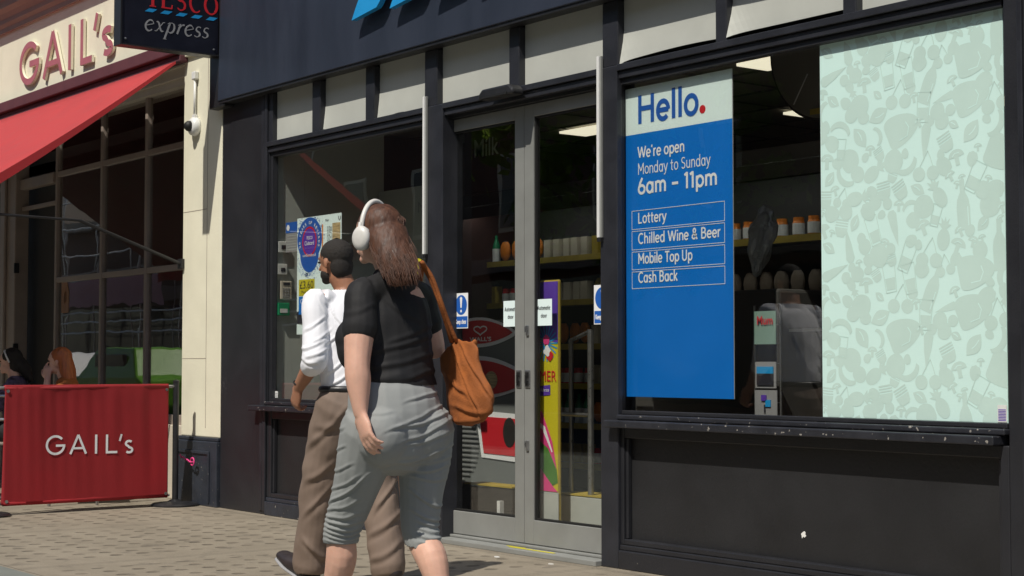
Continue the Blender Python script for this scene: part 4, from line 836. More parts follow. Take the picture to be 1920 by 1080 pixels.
text('SUMMER', 'lettering', 'redp', sd, FAC, O3, -7.89, -7.56, 1.02, 1.085, .004, .0)
rg_ = random.Random(4)
for i in range(16):
    bm = bmesh.new(); cx, cz = rg_.uniform(-7.93, -7.58), rg_.uniform(1.12, 1.60); poly(bm, [(cx+rg_.uniform(.6, 1)*.038*math.cos(a), cz+rg_.uniform(.6, 1)*.038*math.sin(a)) for a in [i_*.45 for i_ in range(14)]], FAC, O3, .003+i*.0003, .0031+i*.0003); obj('printed_flower', bm, ('redp', 'pinkp', 'dash', 'print_w', 'orange', 'grass')[i % 6], sd)
bm = bmesh.new(); poly(bm, [(-7.75, .93), (-7.62, .94), (-7.62, 1.0), (-7.75, .99)], FAC, O3, .003, .0035); obj('purple_badge', bm, 'violet', sd)
text('Celebrate', 'lettering', 'print_w', sd, FAC, O3, -7.74, -7.63, .96, .98, .004)
bm = bmesh.new(); poly(bm, [(-7.96, .88), (-7.70, .84), (-7.60, .66), (-7.56, .50), (-7.64, .62), (-7.75, .68), (-7.96, .66)], FAC, O3, .003, .0035); poly(bm, [(-7.96, .50), (-7.74, .52), (-7.60, .40), (-7.55, .365), (-7.96, .365)], FAC, O3, .003, .0035); obj('pink_flamingo', bm, 'pinkp', sd)
bm = bmesh.new(); poly(bm, [(-7.96, .66), (-7.75, .68), (-7.64, .62), (-7.56, .50), (-7.55, .42), (-7.60, .40), (-7.74, .52), (-7.96, .50)], FAC, O3, .002, .0025); obj('green_leaves', bm, 'grass', sd)
bm = bmesh.new(); stroke(bm, [(-7.80, .80), (-7.68, .74), (-7.60, .60)], [.02, .03, .01], FAC, O3, .0045, .005); obj('white_streak', bm, 'print_w', sd)
sd.location.x += .19; sd.location.y -= .15; sd.scale = (.975, .975, .975)
rl_ = thing('steel_guard_rail', 'brushed steel guard rail on a low plinth inside the right door', 'rail', (-7.3, .45, .05))
bm = bmesh.new(); tube(bm, [(-7.26, .31, .34), (-7.26, .31, 1.30)], .019, 12); obj('rail_post', bm, 'steel', rl_)
bm = bmesh.new(); tube(bm, [(-7.50, .36, .34), (-7.50, .36, 1.24)], .014, 12); obj('rail_post', bm, 'steel', rl_)
bm = bmesh.new(); tube(bm, [(-7.50, .36, 1.24), (-7.26, .31, 1.29)], .012, 10); obj('cross_bar', bm, 'steel', rl_)
bm = bmesh.new(); tube(bm, [(-7.62, .36, .80), (-7.26, .31, .80)], .012, 10); obj('cross_bar', bm, 'steel', rl_)
obj('low_plinth', boxes((-7.52, -6.5, .27, .45, .05, .33)), 'intwall', rl_, .006); obj('yellow_strip', boxes((-7.52, -6.5, .268, .452, .332, .340)), 'tag_y', rl_)
rl2 = thing('steel_guard_rail', 'brushed steel post on a yellow edged plinth inside the left door', 'rail', (-8.5, .45, .05))
bm = bmesh.new(); tube(bm, [(-8.60, .33, .34), (-8.60, .33, 1.30)], .017, 12); obj('rail_post', bm, 'steel', rl2)
obj('low_plinth', boxes((-8.75, -8.0, .30, .45, .05, .33)), 'intdark', rl2, .006); obj('yellow_strip', boxes((-8.5, -8.0, .298, .452, .332, .340)), 'tag_y', rl2)
wp = tag(obj('floor_post', boxes((-7.93, -7.90, .13, .16, .05, .27)), 'white'), 'short white post at the foot of the left sliding door', 'post')
gb = thing('grey_display_board', 'large dim grey board behind the offer poster in the left window', 'board', (-10.2, .95, .5)); obj('board', boxes((-10.545, -9.75, .95, .98, .5, 2.42)), 'intwall', gb)
text('Ma', 'lettering', 'greyp', gb, FAC, (0, .95, 0), -10.0, -9.85, 2.22, 2.30, .003)
obj('dark_picture', boxes((-10.35, -10.15, .945, .949, 1.9, 2.1)), 'darkp', gb)
yb = thing('yellow_balloon_figure', 'small yellow foil shape behind the walking woman at the window edge', 'decoration', (-9.33, .5, 1.7))
bm = bmesh.new()
for (x, z, r_) in ((-9.40, 1.80, .05), (-9.33, 1.77, .06), (-9.42, 1.74, .035)): bmesh.ops.create_icosphere(bm, subdivisions=2, radius=r_, matrix=Matrix.Translation((x, .5, z)) @ Matrix.Diagonal((1, .4, 1, 1)))
obj('foil', bm, 'yellow', yb, smooth=True); obj('tag_panel', boxes((-9.32, -9.24, .47, .475, 1.72, 1.80)), 'yellow', yb)
# shelving and goods
def unit(name, label, x0, x1, y, zs, depth=.4, front=-1):
    t = thing(name, label, 'shelving', ((x0+x1)/2, y+depth/2, .05))
    obj('back_panel', boxes((x0, x1, y+depth, y+depth+.03, .05, zs[-1]+.45)), 'shelf', t)
    for z in zs:
        s_ = obj('shelf_board', boxes((x0, x1, y, y+depth-.002, z-.03, z)), 'shelf', t); obj('price_strip', boxes((x0+.01, x1-.01, y-.006, y-.001, z-.045, z+.002)), 'tag_y', s_)
    for x in (x0-.025, x1): obj('side_panel', boxes((x, x+.022, y, y+depth, .05, zs[-1]+.5)), 'shelf', t)
    obj('canopy', boxes((x0-.025, x1+.022, y-.26, y+depth, zs[-1]+.46, zs[-1]+.56), (x0-.025, x1+.022, y-.26, y-.25, zs[-1]+.36, zs[-1]+.459)), 'shelf', t); obj('added_glow_strip', boxes((x0+.05, x1-.05, y-.22, y-.14, zs[-1]+.44, zs[-1]+.459)), 'shelf_glow', t)  # unseen glowing strip added to brighten the goods; the front lip hides it
    return t
goods = {}
def proto(kind):
    m = bmesh.new()
    if kind == 'carton': box(m, -.04, .04, -.035, .035, 0, .15); v = m.verts; [setattr(q.co, 'z', .15) for q in v if q.co.z > .1]; box(m, -.04, .04, -.004, .004, .151, .175)
    elif kind == 'bottle': lathe(m, [(0, 0), (.035, 0), (.036, .12), (.028, .16), (.013, .2), (.013, .235), (0, .235)], 12)
    elif kind == 'jar': lathe(m, [(0, 0), (.04, 0), (.042, .01), (.042, .085), (.036, .10), (.036, .125), (0, .125)], 14)
    elif kind == 'bag':
        bmesh.ops.create_icosphere(m, subdivisions=2, radius=1); [setattr(q, 'co', Vector((q.co.x*.065, q.co.y*.03, q.co.z*.095*(1 if abs(q.co.z) < .8 else .95)+.095))) for q in m.verts]
    return m
gcol = {'cream pack': 'cream2', 'yellow pack': 'tag_y', 'red pack': 'redp', 'white pack': 'white', 'green pack': 'green', 'orange pack': 'orange', 'brown pack': 'brown'}
def label_band(me, kind):
    me.materials.append(M['print_w']); me.materials.append(M['darkp'])
    zmax = max(v.co.z for v in me.vertices)
    for p in me.polygons:
        if kind in ('bottle', 'jar') and .15 < p.center.z/zmax < .45 and abs(p.normal.z) < .3: p.material_index = 1
        if p.center.z/zmax > .93: p.material_index = 2
def row(kind, col, x0, x1, y, z, step, label, group):
    key = (kind, col)
    if key not in goods:
        me = bpy.data.meshes.new('shop_'+kind); b_ = proto(kind); bmesh.ops.recalc_face_normals(b_, faces=b_.faces)
        if kind == 'carton': box(b_, -.032, .032, -.037, -.0355, .03, .07); box(b_, -.030, .030, -.037, -.0355, .09, .13)
        b_.to_mesh(me); b_.free(); me.materials.append(M[gcol[col]]); label_band(me, kind); goods[key] = me
    x = x0
    while x < x1:
        o = bpy.data.objects.new('shop_'+kind, goods[key]); C.objects.link(o); o.location = (x, y+rr.uniform(-.01, .02), z+.001); o.rotation_euler = (0, 0, rr.uniform(-.1, .1)); tag(o, label, kind, group); x += step
unit('chilled_shelving', 'dark chilled shelving with packed goods seen through the doors', -12.6, -9.2, 2.6, [.3, .62, .94, 1.26, 1.62, 1.98])
C1 = [('bottle', 'green pack'), ('bag', 'orange pack'), ('carton', 'cream pack'), ('carton', 'yellow pack'), ('jar', 'red pack'), ('carton', 'cream pack'), ('bag', 'yellow pack')]
nm_ = ['first (lowest)', 'second', 'third', 'fourth', 'fifth', 'top']
for i, z in enumerate([.3, .62, .94, 1.26, 1.62, 1.98]):
    x = -12.45; k = i
    seg = 0
    while x < -9.4:
        kind, col = C1[(k+i*3) % 7]; e = min(x+.55, -9.3); seg += 1
        row(kind, col, x, e, 2.68, z, .12 if kind != 'bag' else .15, '%s %s on the %s chilled shelf behind the doors' % (col.split()[0], kind, nm_[i]), 'goods on the %s chilled shelf' % nm_[i]); x += .62; k += 1
unit('snack_shelving', 'dark shelving with yellow price strips behind the right window', -8.6, -6.9, 2.2, [.35, .75, 1.15, 1.55, 1.95], .4)
for i, z in enumerate([.35, .75, 1.15, 1.55, 1.95]):
    kind, col = [('bag', 'red pack'), ('jar', 'brown pack'), ('carton', 'red pack'), ('bag', 'brown pack'), ('jar', 'orange pack')][i]
    row(kind, col, -8.5, -6.95, 2.28, z, .15, '%s %s on the %s snack shelf behind the right window' % (col.split()[0], kind, ['lowest', 'second', 'middle', 'fourth', 'top'][i]), 'goods on the snack shelving, row %s' % ['lowest', 'second', 'middle', 'fourth', 'top'][i])
dc = thing('round_hanging_disc', 'large dark round disc hanging at the top of the right window', 'disc', (-5.75, .55, 2.3))
bm = bmesh.new(); lathe(bm, [(0, 0), (.385, 0), (.385, .02), (0, .02)], 48, Matrix.Translation((-5.68, .60, 2.76)) @ Matrix.Rotation(PI/2, 4, 'X')); obj('face', bm, 'ceil', dc)
bm = bmesh.new(); tube(bm, [(-5.68+.39*math.cos(a), .59, 2.76+.39*math.sin(a)) for a in [2*PI*i/48 for i in range(49)]], .010, 8, False); obj('rim', bm, 'gasket', dc)
obj('tag_panel', boxes((-5.78, -5.70, .565, .57, 2.40, 2.43)), 'tag_y', dc)
bm = bmesh.new(); tube(bm, [(-5.90, .572, 2.47), (-5.80, .572, 2.62)], .0035, 6); obj('wire', bm, 'white', dc)
# leaflets and hanging things in the gap of the right window
def leaflet(x0, x1, z0, z1, m, label, ex):
    t = thing('leaflet', label, 'leaflet', ((x0+x1)/2, .29, z0), group='leaflets on the wire rack'); obj('sheet', boxes((x0, x1, .29, .295, z0, z1)), m, t)
    for nm, mm, b in ex: obj(nm, boxes((x0+b[0], x0+b[1], .284, .2885, z0+b[2], z0+b[3])), mm, t)
    return t
l1 = leaflet(-5.93, -5.775, 1.20, 1.37, 'dimmint', 'pale green card with red script at the top of the rack', [])
text('Mum', 'lettering', 'redp', l1, FAC, (0, .286, 0), -5.90, -5.79, 1.30, 1.345, .002, .02)
leaflet(-5.92, -5.775, .975, 1.11, 'greyp', 'landscape photo card in the middle of the rack', [('sky_picture', 'dash', (.015, .13, .075, .11)), ('field_picture', 'darkp', (.015, .13, .015, .074))])
leaflet(-5.925, -5.77, .83, .965, 'greyp', 'white card with blue flower print at the bottom of the rack', [('flower_stalk', 'darkp', (.07, .078, .02, .06))]+[('blue_flower', 'violet', (.05, .085, .08, .11)), ('blue_flower', 'dash', (.08, .115, .05, .085))])
rk = thing('wire_rack', 'thin steel rack holding the leaflets behind the right window', 'rack', (-5.85, .31, .05))
for x in (-5.94, -5.76): 
    bm = bmesh.new(); tube(bm, [(x, .31, .05), (x, .31, 1.40)], .006, 8); obj('upright', bm, 'steel', rk)
obj('back_grid', boxes(*[(-5.934, -5.766, .306, .309, z, z+.004) for z in (.9, 1.0, 1.1, 1.2, 1.3)]), 'steel', rk)
ct = thing('service_counter', 'dark green grey counter with a pale bowl edge behind the greeting poster', 'counter', (-6.4, .7, .05))
obj('counter_body', boxes((-7.2, -6.0, .55, 1.0, .05, 1.50)), 'intdark', ct, .02); obj('counter_rail', boxes((-5.99, -5.2, .62, .64, 1.27, 1.285), (-5.62, -5.605, .62, .64, .05, 1.269)), 'steel', ct)
fo = thing('crumpled_plastic_cover', 'crumpled shiny grey plastic cover hanging beside the greeting poster', 'plastic cover', (-6.1, .6, 1.5))
bm = bmesh.new(); bmesh.ops.create_icosphere(bm, subdivisions=4, radius=1)
for v in bm.verts:
    c = v.co; nn_ = noise.noise(c*2.2)*.35+noise.noise(c*5)*.12
    w_ = .075*(1-.35*c.z*c.z)*(1+.5*c.z); v.co = Vector((-6.17+c.x*w_*(1+nn_)+.03*c.z, .6+c.y*.06*(1+nn_), 1.76+c.z*.19*(1+.25*nn_)))
obj('cover', bm, 'foil', fo)
obj('support', boxes((-6.22, -6.14, .58, .62, .9, 1.46)), 'intdark', fo)
# ------------------------------------------------------------------ the other side of the street (seen mirrored in the glass)
def far_building(x0, x1, h, m, label, cols, rows_):
    t = thing('street_building', label, 'building', ((x0+x1)/2, -18, 0), group='buildings across the road'); obj('wall', boxes((x0, x1, -24, -17, 0, h)), m, t)
    for i in range(cols):
        for j in range(rows_):
            cx = x0+(x1-x0)*(i+.5)/cols; z = 4.2+j*3
            if z+1.8 > h: continue
            f_ = obj('window', boxes((cx-.6, cx+.6, -17, -16.94, z, z+1.8)), 'cream', t); obj('pane', boxes((cx-.5, cx+.5, -16.94, -16.92, z+.1, z+1.7)), 'winglass', f_)
    obj('shopfront', boxes((x0+.4, x1-.4, -17, -16.9, .3, 3.0)), 'winglass', t); obj('cornice', boxes((x0, x1, -17, -16.7, 3.2, 3.6), (x0, x1, -17, -16.6, h, h+.3)), 'stone', t)
far_building(-90, -58, 11, 'stone', 'pale stone terrace at the far end across the road', 12, 3)
far_building(-58, -42, 5.8, 'brick', 'brown brick building behind the scaffolding across the road', 8, 3)
far_building(-42, -18, 13, 'brick', 'dark brick building opposite the cafe', 7, 3)
far_building(-18, 2, 12, 'brick', 'brown brick building opposite the supermarket', 7, 3)
far_building(2, 24, 11, 'stone', 'pale building across the road on the right', 8, 2)
sc = thing('scaffolding', 'steel tube scaffolding against the brown brick building across the road', 'scaffolding', (-47, -15.5, 0))
for x in range(-56, -37, 3):
    for y in (-15.3, -16.4): 
        bm = bmesh.new(); tube(bm, [(x, y, 0), (x, y, 9)], .035, 6); obj('standard', bm, 'steel', sc)
for z in (2.1, 2.45, 2.75, 3.85, 4.7, 5.6, 6.5, 8):
    bm = bmesh.new(); tube(bm, [(-57, -15.25, z), (-37, -15.25, z)], .03, 6); obj('ledger', bm, 'white', sc)
for x in (-56, -50, -44):
    bm = bmesh.new(); tube(bm, [(x, -15.2, 4.2), (x+3, -15.2, 8)], .03, 6); obj('brace', bm, 'steel', sc)
obj('deck', boxes((-57, -37, -16.4, -15.3, 4.05, 4.12)), 'brown', sc)
bm = bmesh.new(); g = []
for i in range(61):
    x = -52.5+7.5*i/60; g.append([bm.verts.new((x, -15.1+.08*noise.noise(Vector((x*1.6, j*.8, 0))), 2.95+.85*j/6+.05*math.sin(i*.4)*(1-j/6))) for j in range(7)])
for a, b in zip(g, g[1:]):
    for j in range(6): bm.faces.new((a[j], b[j], b[j+1], a[j+1]))
hb = thing('pink_hoarding_banner', 'wrinkled pink printed banner tied to the scaffolding across the road', 'banner', (-47, -15.1, 2.7)); o = obj('sheet', bm, 'pinkb', hb, smooth=True)
obj('print_block', boxes((-54.0, -52.6, -15.12, -15.1, 2.8, 3.9)), 'orange', hb)
def car(x, y, m, label, h=1.48, L_=4.3, wg=1.75):
    t = thing('parked_car', label, 'car', (x, y, -.12)); z0 = -.12
    prof = [(-L_/2, .35), (-L_/2, .75), (-L_/2+.15, .88), (-L_/2+1.1, .98), (-L_/2+1.75, h-.05), (-L_/2+2.1, h), (L_/2-.7, h-.02), (L_/2-.25, 1.0), (L_/2-.03, .9), (L_/2, .4), (L_/2-.1, .25), (-L_/2+.1, .25)]
    bm = bmesh.new(); a = [bm.verts.new((x+p[0], y-wg/2, z0+p[1])) for p in prof]; b = [bm.verts.new((x+p[0], y+wg/2, z0+p[1])) for p in prof]
    for v in a+b:
        if v.co.z-z0 > 1.05: v.co.y += .13 if v.co.y < y else -.13
    k = len(prof); bm.faces.new(a); bm.faces.new(list(reversed(b)))
    for i in range(k): bm.faces.new((a[i], a[(i+1) % k], b[(i+1) % k], b[i]))
    obj('body', bm, m, t, .05)
    for s_ in (-1, 1):
        yy_ = y+s_*(wg/2-.06); obj('side_window', boxes((x-L_/2+1.9, x+L_/2-.95, min(yy_, yy_+s_*.02), max(yy_, yy_+s_*.02), z0+1.02, z0+h-.14)), 'winglass', t, .02)
        for wx in (-L_/2+.8, L_/2-.8):
            bm = bmesh.new(); lathe(bm, [(0, 0), (.31, 0), (.32, .03), (.32, .17), (.31, .2), (0, .2)], 24, Matrix.Translation((x+wx, y+s_*(wg/2-.09), z0+.32)) @ Matrix.Rotation(-s_*PI/2, 4, 'X')); wh = obj('wheel', bm, 'tyre', t)
            bm = bmesh.new(); lathe(bm, [(0, 0), (.2, 0), (.18, .02), (0, .03)], 16, Matrix.Translation((x+wx, y+s_*(wg/2+.115), z0+.32)) @ Matrix.Rotation(-s_*PI/2, 4, 'X')); obj('rim', bm, 'steel', wh)
    return t
car(-31.0, -8.0, 'carg', 'bright green parked car mirrored in the cafe windows', 1.55, 4.2); car(-35.7, -8.2, 'carw', 'white parked car beyond the green one'); car(-14, -12.4, 'carw', 'white car parked across the road opposite the supermarket')
def tree(x, y, h, r, label):
    t = thing('street_tree', label, 'tree', (x, y, 0), group='street trees across the road')
    bm = bmesh.new(); tube(bm, [(x, y, -.1), (x+.1, y, h*.3), (x-.05, y+.1, h*.55), (x+.1, y, h*.8)], [.2, .15, .1, .04], 10)
    for k in range(7):
        a = k*2.4; tube(bm, [(x, y, h*(.35+.05*k)), (x+r*.6*math.cos(a), y+r*.6*math.sin(a), h*(.5+.06*k))], [.07, .02], 6)
    obj('trunk', bm, 'bark', t); bm = bmesh.new(); q = random.Random(int(-x*10))
    cl_ = [(q.uniform(-1, 1), q.uniform(-1, 1), q.uniform(-1, 1)) for _ in range(60)]; cl_ = [c for c in cl_ if sum(v*v for v in c) < 1.1]
    for c in cl_:
        cc_ = Vector((x+c[0]*r, y+c[1]*r, h*.68+c[2]*h*.34))
        for _ in range(90):
            p = cc_+Vector([q.gauss(0, .30) for _ in range(3)]); a = Vector([q.gauss(0, 1) for _ in range(3)]).normalized()*.17; b = a.cross(Vector([q.gauss(0, 1) for _ in range(3)])).normalized()*.09
            bm.faces.new([bm.verts.new(p+v) for v in (a, b, -a, -b)])
    obj('crown', bm, 'leaf', t)
tree(-22.5, -13.8, 8.2, 3.0, 'leafy street tree opposite the cafe, mirrored in the sliding door'); tree(-9, -14.4, 8.5, 2.5, 'leafy street tree opposite the supermarket')
# ------------------------------------------------------------------ people
def V(*a): return Vector(a)
def chain(bm, pts, rad, side=(0, 1, 0), n=14, sub=4):
    """closed tapering limb through the joints; rad = (half width along side, half width across)"""
    P = [Vector(p) for p in pts]; Q = [Vector(r if isinstance(r, (tuple, list)) else (r, r)) for r in rad]; sd = Vector(side)
    def cr(a, b, c, d, t): return .5*((2*b)+(c-a)*t+(2*a-5*b+4*c-d)*t*t+(3*b-a-3*c+d)*t*t*t)
    pp, qq = [], []; k = len(P)
    for i in range(k-1):
        a, b, c, d = P[max(i-1, 0)], P[i], P[i+1], P[min(i+2, k-1)]; e, f, g, h = Q[max(i-1, 0)], Q[i], Q[i+1], Q[min(i+2, k-1)]
        for s in range(sub):
            t = s/sub; pp.append(cr(a, b, c, d, t)); qq.append(cr(e, f, g, h, t))
    pp.append(P[-1]); qq.append(Q[-1])
    t0 = (pp[1]-pp[0]).normalized(); t1 = (pp[-1]-pp[-2]).normalized(); r0 = min(qq[0]); r1 = min(qq[-1])
    pre = [(pp[0]-t0*r0*math.sin(a), qq[0]*math.cos(a)) for a in (1.45, 1.0, .5)]; post = [(pp[-1]+t1*r1*math.sin(a), qq[-1]*math.cos(a)) for a in (.5, 1.0, 1.45)]
    A = pre+list(zip(pp, qq))+post; rings = []
    for i, (p, q) in enumerate(A):
        t = (A[min(i+1, len(A)-1)][0]-A[max(i-1, 0)][0]).normalized(); s = (sd-t*sd.dot(t))
        s = s.normalized() if s.length > 1e-3 else Vector((1, 0, 0)); u = t.cross(s)
        rings.append([bm.verts.new(p+s*math.cos(2*PI*j/n)*q[0]+u*math.sin(2*PI*j/n)*q[1]) for j in range(n)])
    for a, b in zip(rings, rings[1:]):
        for j in range(n): bm.faces.new((a[j], a[(j+1) % n], b[(j+1) % n], b[j]))
    bm.faces.new(list(reversed(rings[0]))); bm.faces.new(rings[-1])
def ell(bm, c, r, rot=None, sub=3):
    m = Matrix.Translation(c) @ (rot.to_4x4() if rot else Matrix()) @ Matrix.Diagonal((r[0], r[1], r[2], 1))
    bmesh.ops.create_icosphere(bm, subdivisions=sub, radius=1, matrix=m)
def fuse(name, bm, m, parent, voxel=.006, smooth=4, fn=None, cut=None):
    """one continuous skin over overlapping volumes"""
    bmesh.ops.recalc_face_normals(bm, faces=bm.faces); me = bpy.data.meshes.new('t'); bm.to_mesh(me); bm.free()
    o = bpy.data.objects.new('t', me); C.objects.link(o)
    r = o.modifiers.new('r', 'REMESH'); r.mode = 'VOXEL'; r.voxel_size = voxel
    s = o.modifiers.new('s', 'SMOOTH'); s.factor = .6; s.iterations = smooth
    dg = bpy.context.evaluated_depsgraph_get(); dg.update(); out = bpy.data.meshes.new_from_object(o.evaluated_get(dg)); bpy.data.objects.remove(o)
    if fn:
        nr = [v.normal.copy() for v in out.vertices]
        for v, n_ in zip(out.vertices, nr): v.co += n_*fn(v.co)
    if cut:
        b = bmesh.new(); b.from_mesh(out); bmesh.ops.delete(b, geom=[v for v in b.verts if cut(v.co)], context='VERTS'); b.to_mesh(out); b.free()
    out.materials.clear(); out.name = name
    return link(name, out, m, parent, smooth=True)
def head(bm, c, s, F, U, jaw=1.0):
    """skull, jaw, nose, brow, lips, ears; c = centre, s = head height, F = facing, U = up"""
    F = F.normalized(); Lf = U.cross(F).normalized(); U = F.cross(Lf); rot = Matrix((F, Lf, U)).transposed(); w = lambda f, l, u: c+F*f*s+Lf*l*s+U*u*s
    ell(bm, w(-.03, 0, .13), (.40*s, .315*s, .355*s), rot); ell(bm, w(.10, 0, -.17), (.25*s, .225*s*jaw, .27*s), rot)
    ell(bm, w(.27, 0, -.37), (.085*s, .10*s*jaw, .075*s), rot); ell(bm, w(.33, 0, .10), (.05*s, .20*s, .045*s), rot)
    chain(bm, [w(.34, 0, .06), w(.42, 0, -.06), w(.455, 0, -.115)], [.026*s, .034*s, .045*s], side=Lf); ell(bm, w(.375, 0, -.225), (.035*s, .085*s, .022*s), rot); ell(bm, w(.36, 0, -.265), (.035*s, .075*s, .022*s), rot)
    for k in (-1, 1):
        ell(bm, w(-.02, .325*k, -.04), (.06*s, .025*s, .115*s), rot); ell(bm, w(.22, .15*k, -.08), (.08*s, .07*s, .07*s), rot)
    return w, rot
def eyes(w, s, parent):
    for k in (-1, 1):
        bm = bmesh.new(); ell(bm, w(.325, .145*k, .02), (.032*s, .05*s, .026*s), None, 2); obj('eye', bm, 'eye', parent, smooth=True)
def hand(bm, wr, d, pn, sp, s=1.0, curl=.4, thumb=1, fan=.12):
    """palm, four unequal bent fingers and a thumb leaving the side of the palm; d = direction, pn = palm normal, sp = towards the thumb"""
    d = d.normalized(); sp = (sp-d*sp.dot(d)).normalized(); pn = (pn-d*pn.dot(d)-sp*pn.dot(sp)).normalized()
    chain(bm, [wr-d*.02*s, wr+d*.02*s, wr+d*.055*s, wr+d*.088*s], [(.026*s, .019*s), (.033*s, .018*s), (.041*s, .016*s), (.039*s, .012*s)], side=sp)
    for i, (o, L_, r_) in enumerate(((.030, .070, .0088), (.010, .080, .0092), (-.011, .075, .0088), (-.030, .060, .0078))):
        b = wr+d*.086*s+sp*o*s; c = curl*(1+.18*i); di = (d+sp*(o*fan*9)).normalized()
        p1 = b+(di*math.cos(c*.5)+pn*math.sin(c*.5))*L_*.45*s; p2 = p1+(di*math.cos(c*1.3)+pn*math.sin(c*1.3))*L_*.32*s; p3 = p2+(di*math.cos(c*1.9)+pn*math.sin(c*1.9))*L_*.25*s
        chain(bm, [b-di*.02*s, b, p1, p2, p3], [r_*1.05*s, r_*1.12*s, r_*s, r_*.92*s, r_*.76*s], side=sp, n=10, sub=3)
    t0 = wr+d*.022*s+sp*.026*s; t1 = t0+(d*.6+sp*.65+pn*.35).normalized()*.036*s; t2 = t1+(d*.85+sp*.3+pn*.45).normalized()*.03*s; t3 = t2+(d*.95+sp*.05+pn*.4).normalized()*.024*s
    chain(bm, [t0, t1, t2, t3], [.015*s, .0115*s, .0105*s, .0085*s], side=pn, n=10, sub=3)
def foot(bm, an, F, U, s=1.0, lift=0):
    """foot with heel and toes under the ankle"""
    F = F.normalized(); Lf = U.cross(F)
    chain(bm, [an-F*.045*s-U*.055*s, an+F*.04*s-U*.045*s, an+F*.12*s-U*.058*s, an+F*.185*s-U*.066*s], [(.034*s, .034*s), (.038*s, .042*s), (.045*s, .028*s), (.038*s, .018*s)], side=Lf)
def folds(specs, base=.0015, sc=(9, 9, 30)):
    def f(c):
        d = base*noise.noise(Vector((c.x*sc[0], c.y*sc[1], c.z*sc[2])))*2
        for cen, rad, amp, freq, tilt in specs:
            q = c-Vector(cen); m = math.exp(-(q.x*q.x+q.y*q.y)/(rad[0]**2)-(q.z*q.z)/(rad[1]**2))
            if m > .02:
                ph = freq*(c.z+tilt*(c.x+c.y)+.018*noise.noise(c*9)*2)
                d += amp*m*(abs(math.sin(ph))**.6-.6)*(.55+.9*noise.noise(Vector((c.x*6, c.y*6, c.z*22))))
        return d
    return f
CR = Vector((-.607, -.795)); 
def creases(lines, amp=.006, w=.008, base=.0008, ppm=508., cx=735.):
    """raised folds of the cloth, each running between two points (across the back, height)"""
    L_ = []
    for a, b, k in lines: L_.append(((a[0]-cx)/ppm, 1.1+(682-a[1])/ppm, (b[0]-cx)/ppm, 1.1+(682-b[1])/ppm, k))
    def f(c):
        s_ = CR.x*c.x+CR.y*c.y; d = base*noise.noise(Vector((c.x*12, c.y*12, c.z*12)))*2; wob = .006*noise.noise(Vector((c.x*14, c.y*14, c.z*9)))
        for s0, z0, s1, z1, k in L_:
            t = (s_-s0)/(s1-s0)
            if -.25 < t < 1.25:
                zz_ = z0+(z1-z0)*t-.35*(z1-z0)*t*(1-t)*0-.012*math.sin(PI*min(1, max(0, t)))*k
                e = (c.z-zz_+wob)/w
                if abs(e) < 4:
                    m = min(1, max(0, (t+.25)/.35))*min(1, max(0, (1.25-t)/.35)); d += amp*abs(k)*m*(math.exp(-e*e)-.65*math.exp(-(e+1.7)**2))
        return d
    return f
CN = V(-.795, .607, 0)
def at_px(px, py, y):
    s_ = (px-735)/508; return V((-.795*y-s_)/.607, y, 1.1+(682-py)/508)
# ---- the woman in the black top.  local frame: +x forward (down the street), +y her left, z up
wx, wy = -5.05, -2.50
wm = thing('person', 'woman in a black T-shirt and cropped grey trousers walking away with white headphones', 'person', (wx, wy, 0), PI, None, True)
UP = V(0, 0, 1)
hc = V(.035, .055, 1.572); hF = V(1, .35, -.02)
hipL, hipR = V(0, .10, .86), V(-.01, -.10, .86); knL, knR = V(.17, .115, .475), V(-.035, -.092, .475); anL, anR = V(.30, .10, .09), V(-.24, -.095, .17)
shL, shR = V(-.02, .155, 1.358), V(.055, -.142, 1.358); elL = V(-.075, .208, 1.10); wrL = V(-.105, .212, .925)
elR = V(.06, -.215, 1.15); wrR = V(.17, -.19, 1.30)
bm = bmesh.new()
chain(bm, [V(0, 0, .80), V(-.02, 0, .90), V(0, 0, 1.06), V(.01, 0, 1.20), V(0, 0, 1.33), V(0, 0, 1.40)], [(.16, .10), (.185, .125), (.135, .095), (.145, .11), (.13, .085), (.09, .055)])
chain(bm, [V(-.005, .0, 1.37), V(.005, .015, 1.44), V(.02, .04, 1.52)], [(.062, .058), (.052, .052), (.054, .056)])
for h, k, a in ((hipL, knL, anL), (hipR, knR, anR)):
    d = (a-k); back = V(-1, 0, 0)
    chain(bm, [h, h.lerp(k, .5), k, k+d*.28+back*.018, k+d*.62, a], [(.09, .095), (.078, .082), (.055, .058), (.057, .062), (.042, .042), (.032, .036)])
foot(bm, anL, V(1, .08, .15), UP); foot(bm, anR, V(.75, 0, -.66), V(.66, 0, .75))
for s_, e, wri in ((shL, elL, wrL), (shR, elR, wrR)):
    chain(bm, [s_, s_.lerp(e, .5), e, e.lerp(wri, .35), e.lerp(wri, .8), wri], [(.054, .056), (.056, .057), (.046, .048), (.046, .047), (.032, .034), (.024, .031)])
hw, hr = head(bm, hc, .225, hF, UP, .95)
hand(bm, wrL, V(-.40, -.05, -.93), V(0, -1, -.1), V(.9, 0, -.4), 1.0, .45)
hand(bm, wrR, V(.3, .35, .5), V(0, 1, .3), V(-.2, .3, .8), .95, 1.1)
body = fuse('body', bm, 'skin', wm, .0055, 3)
eyes(hw, .225, wm)
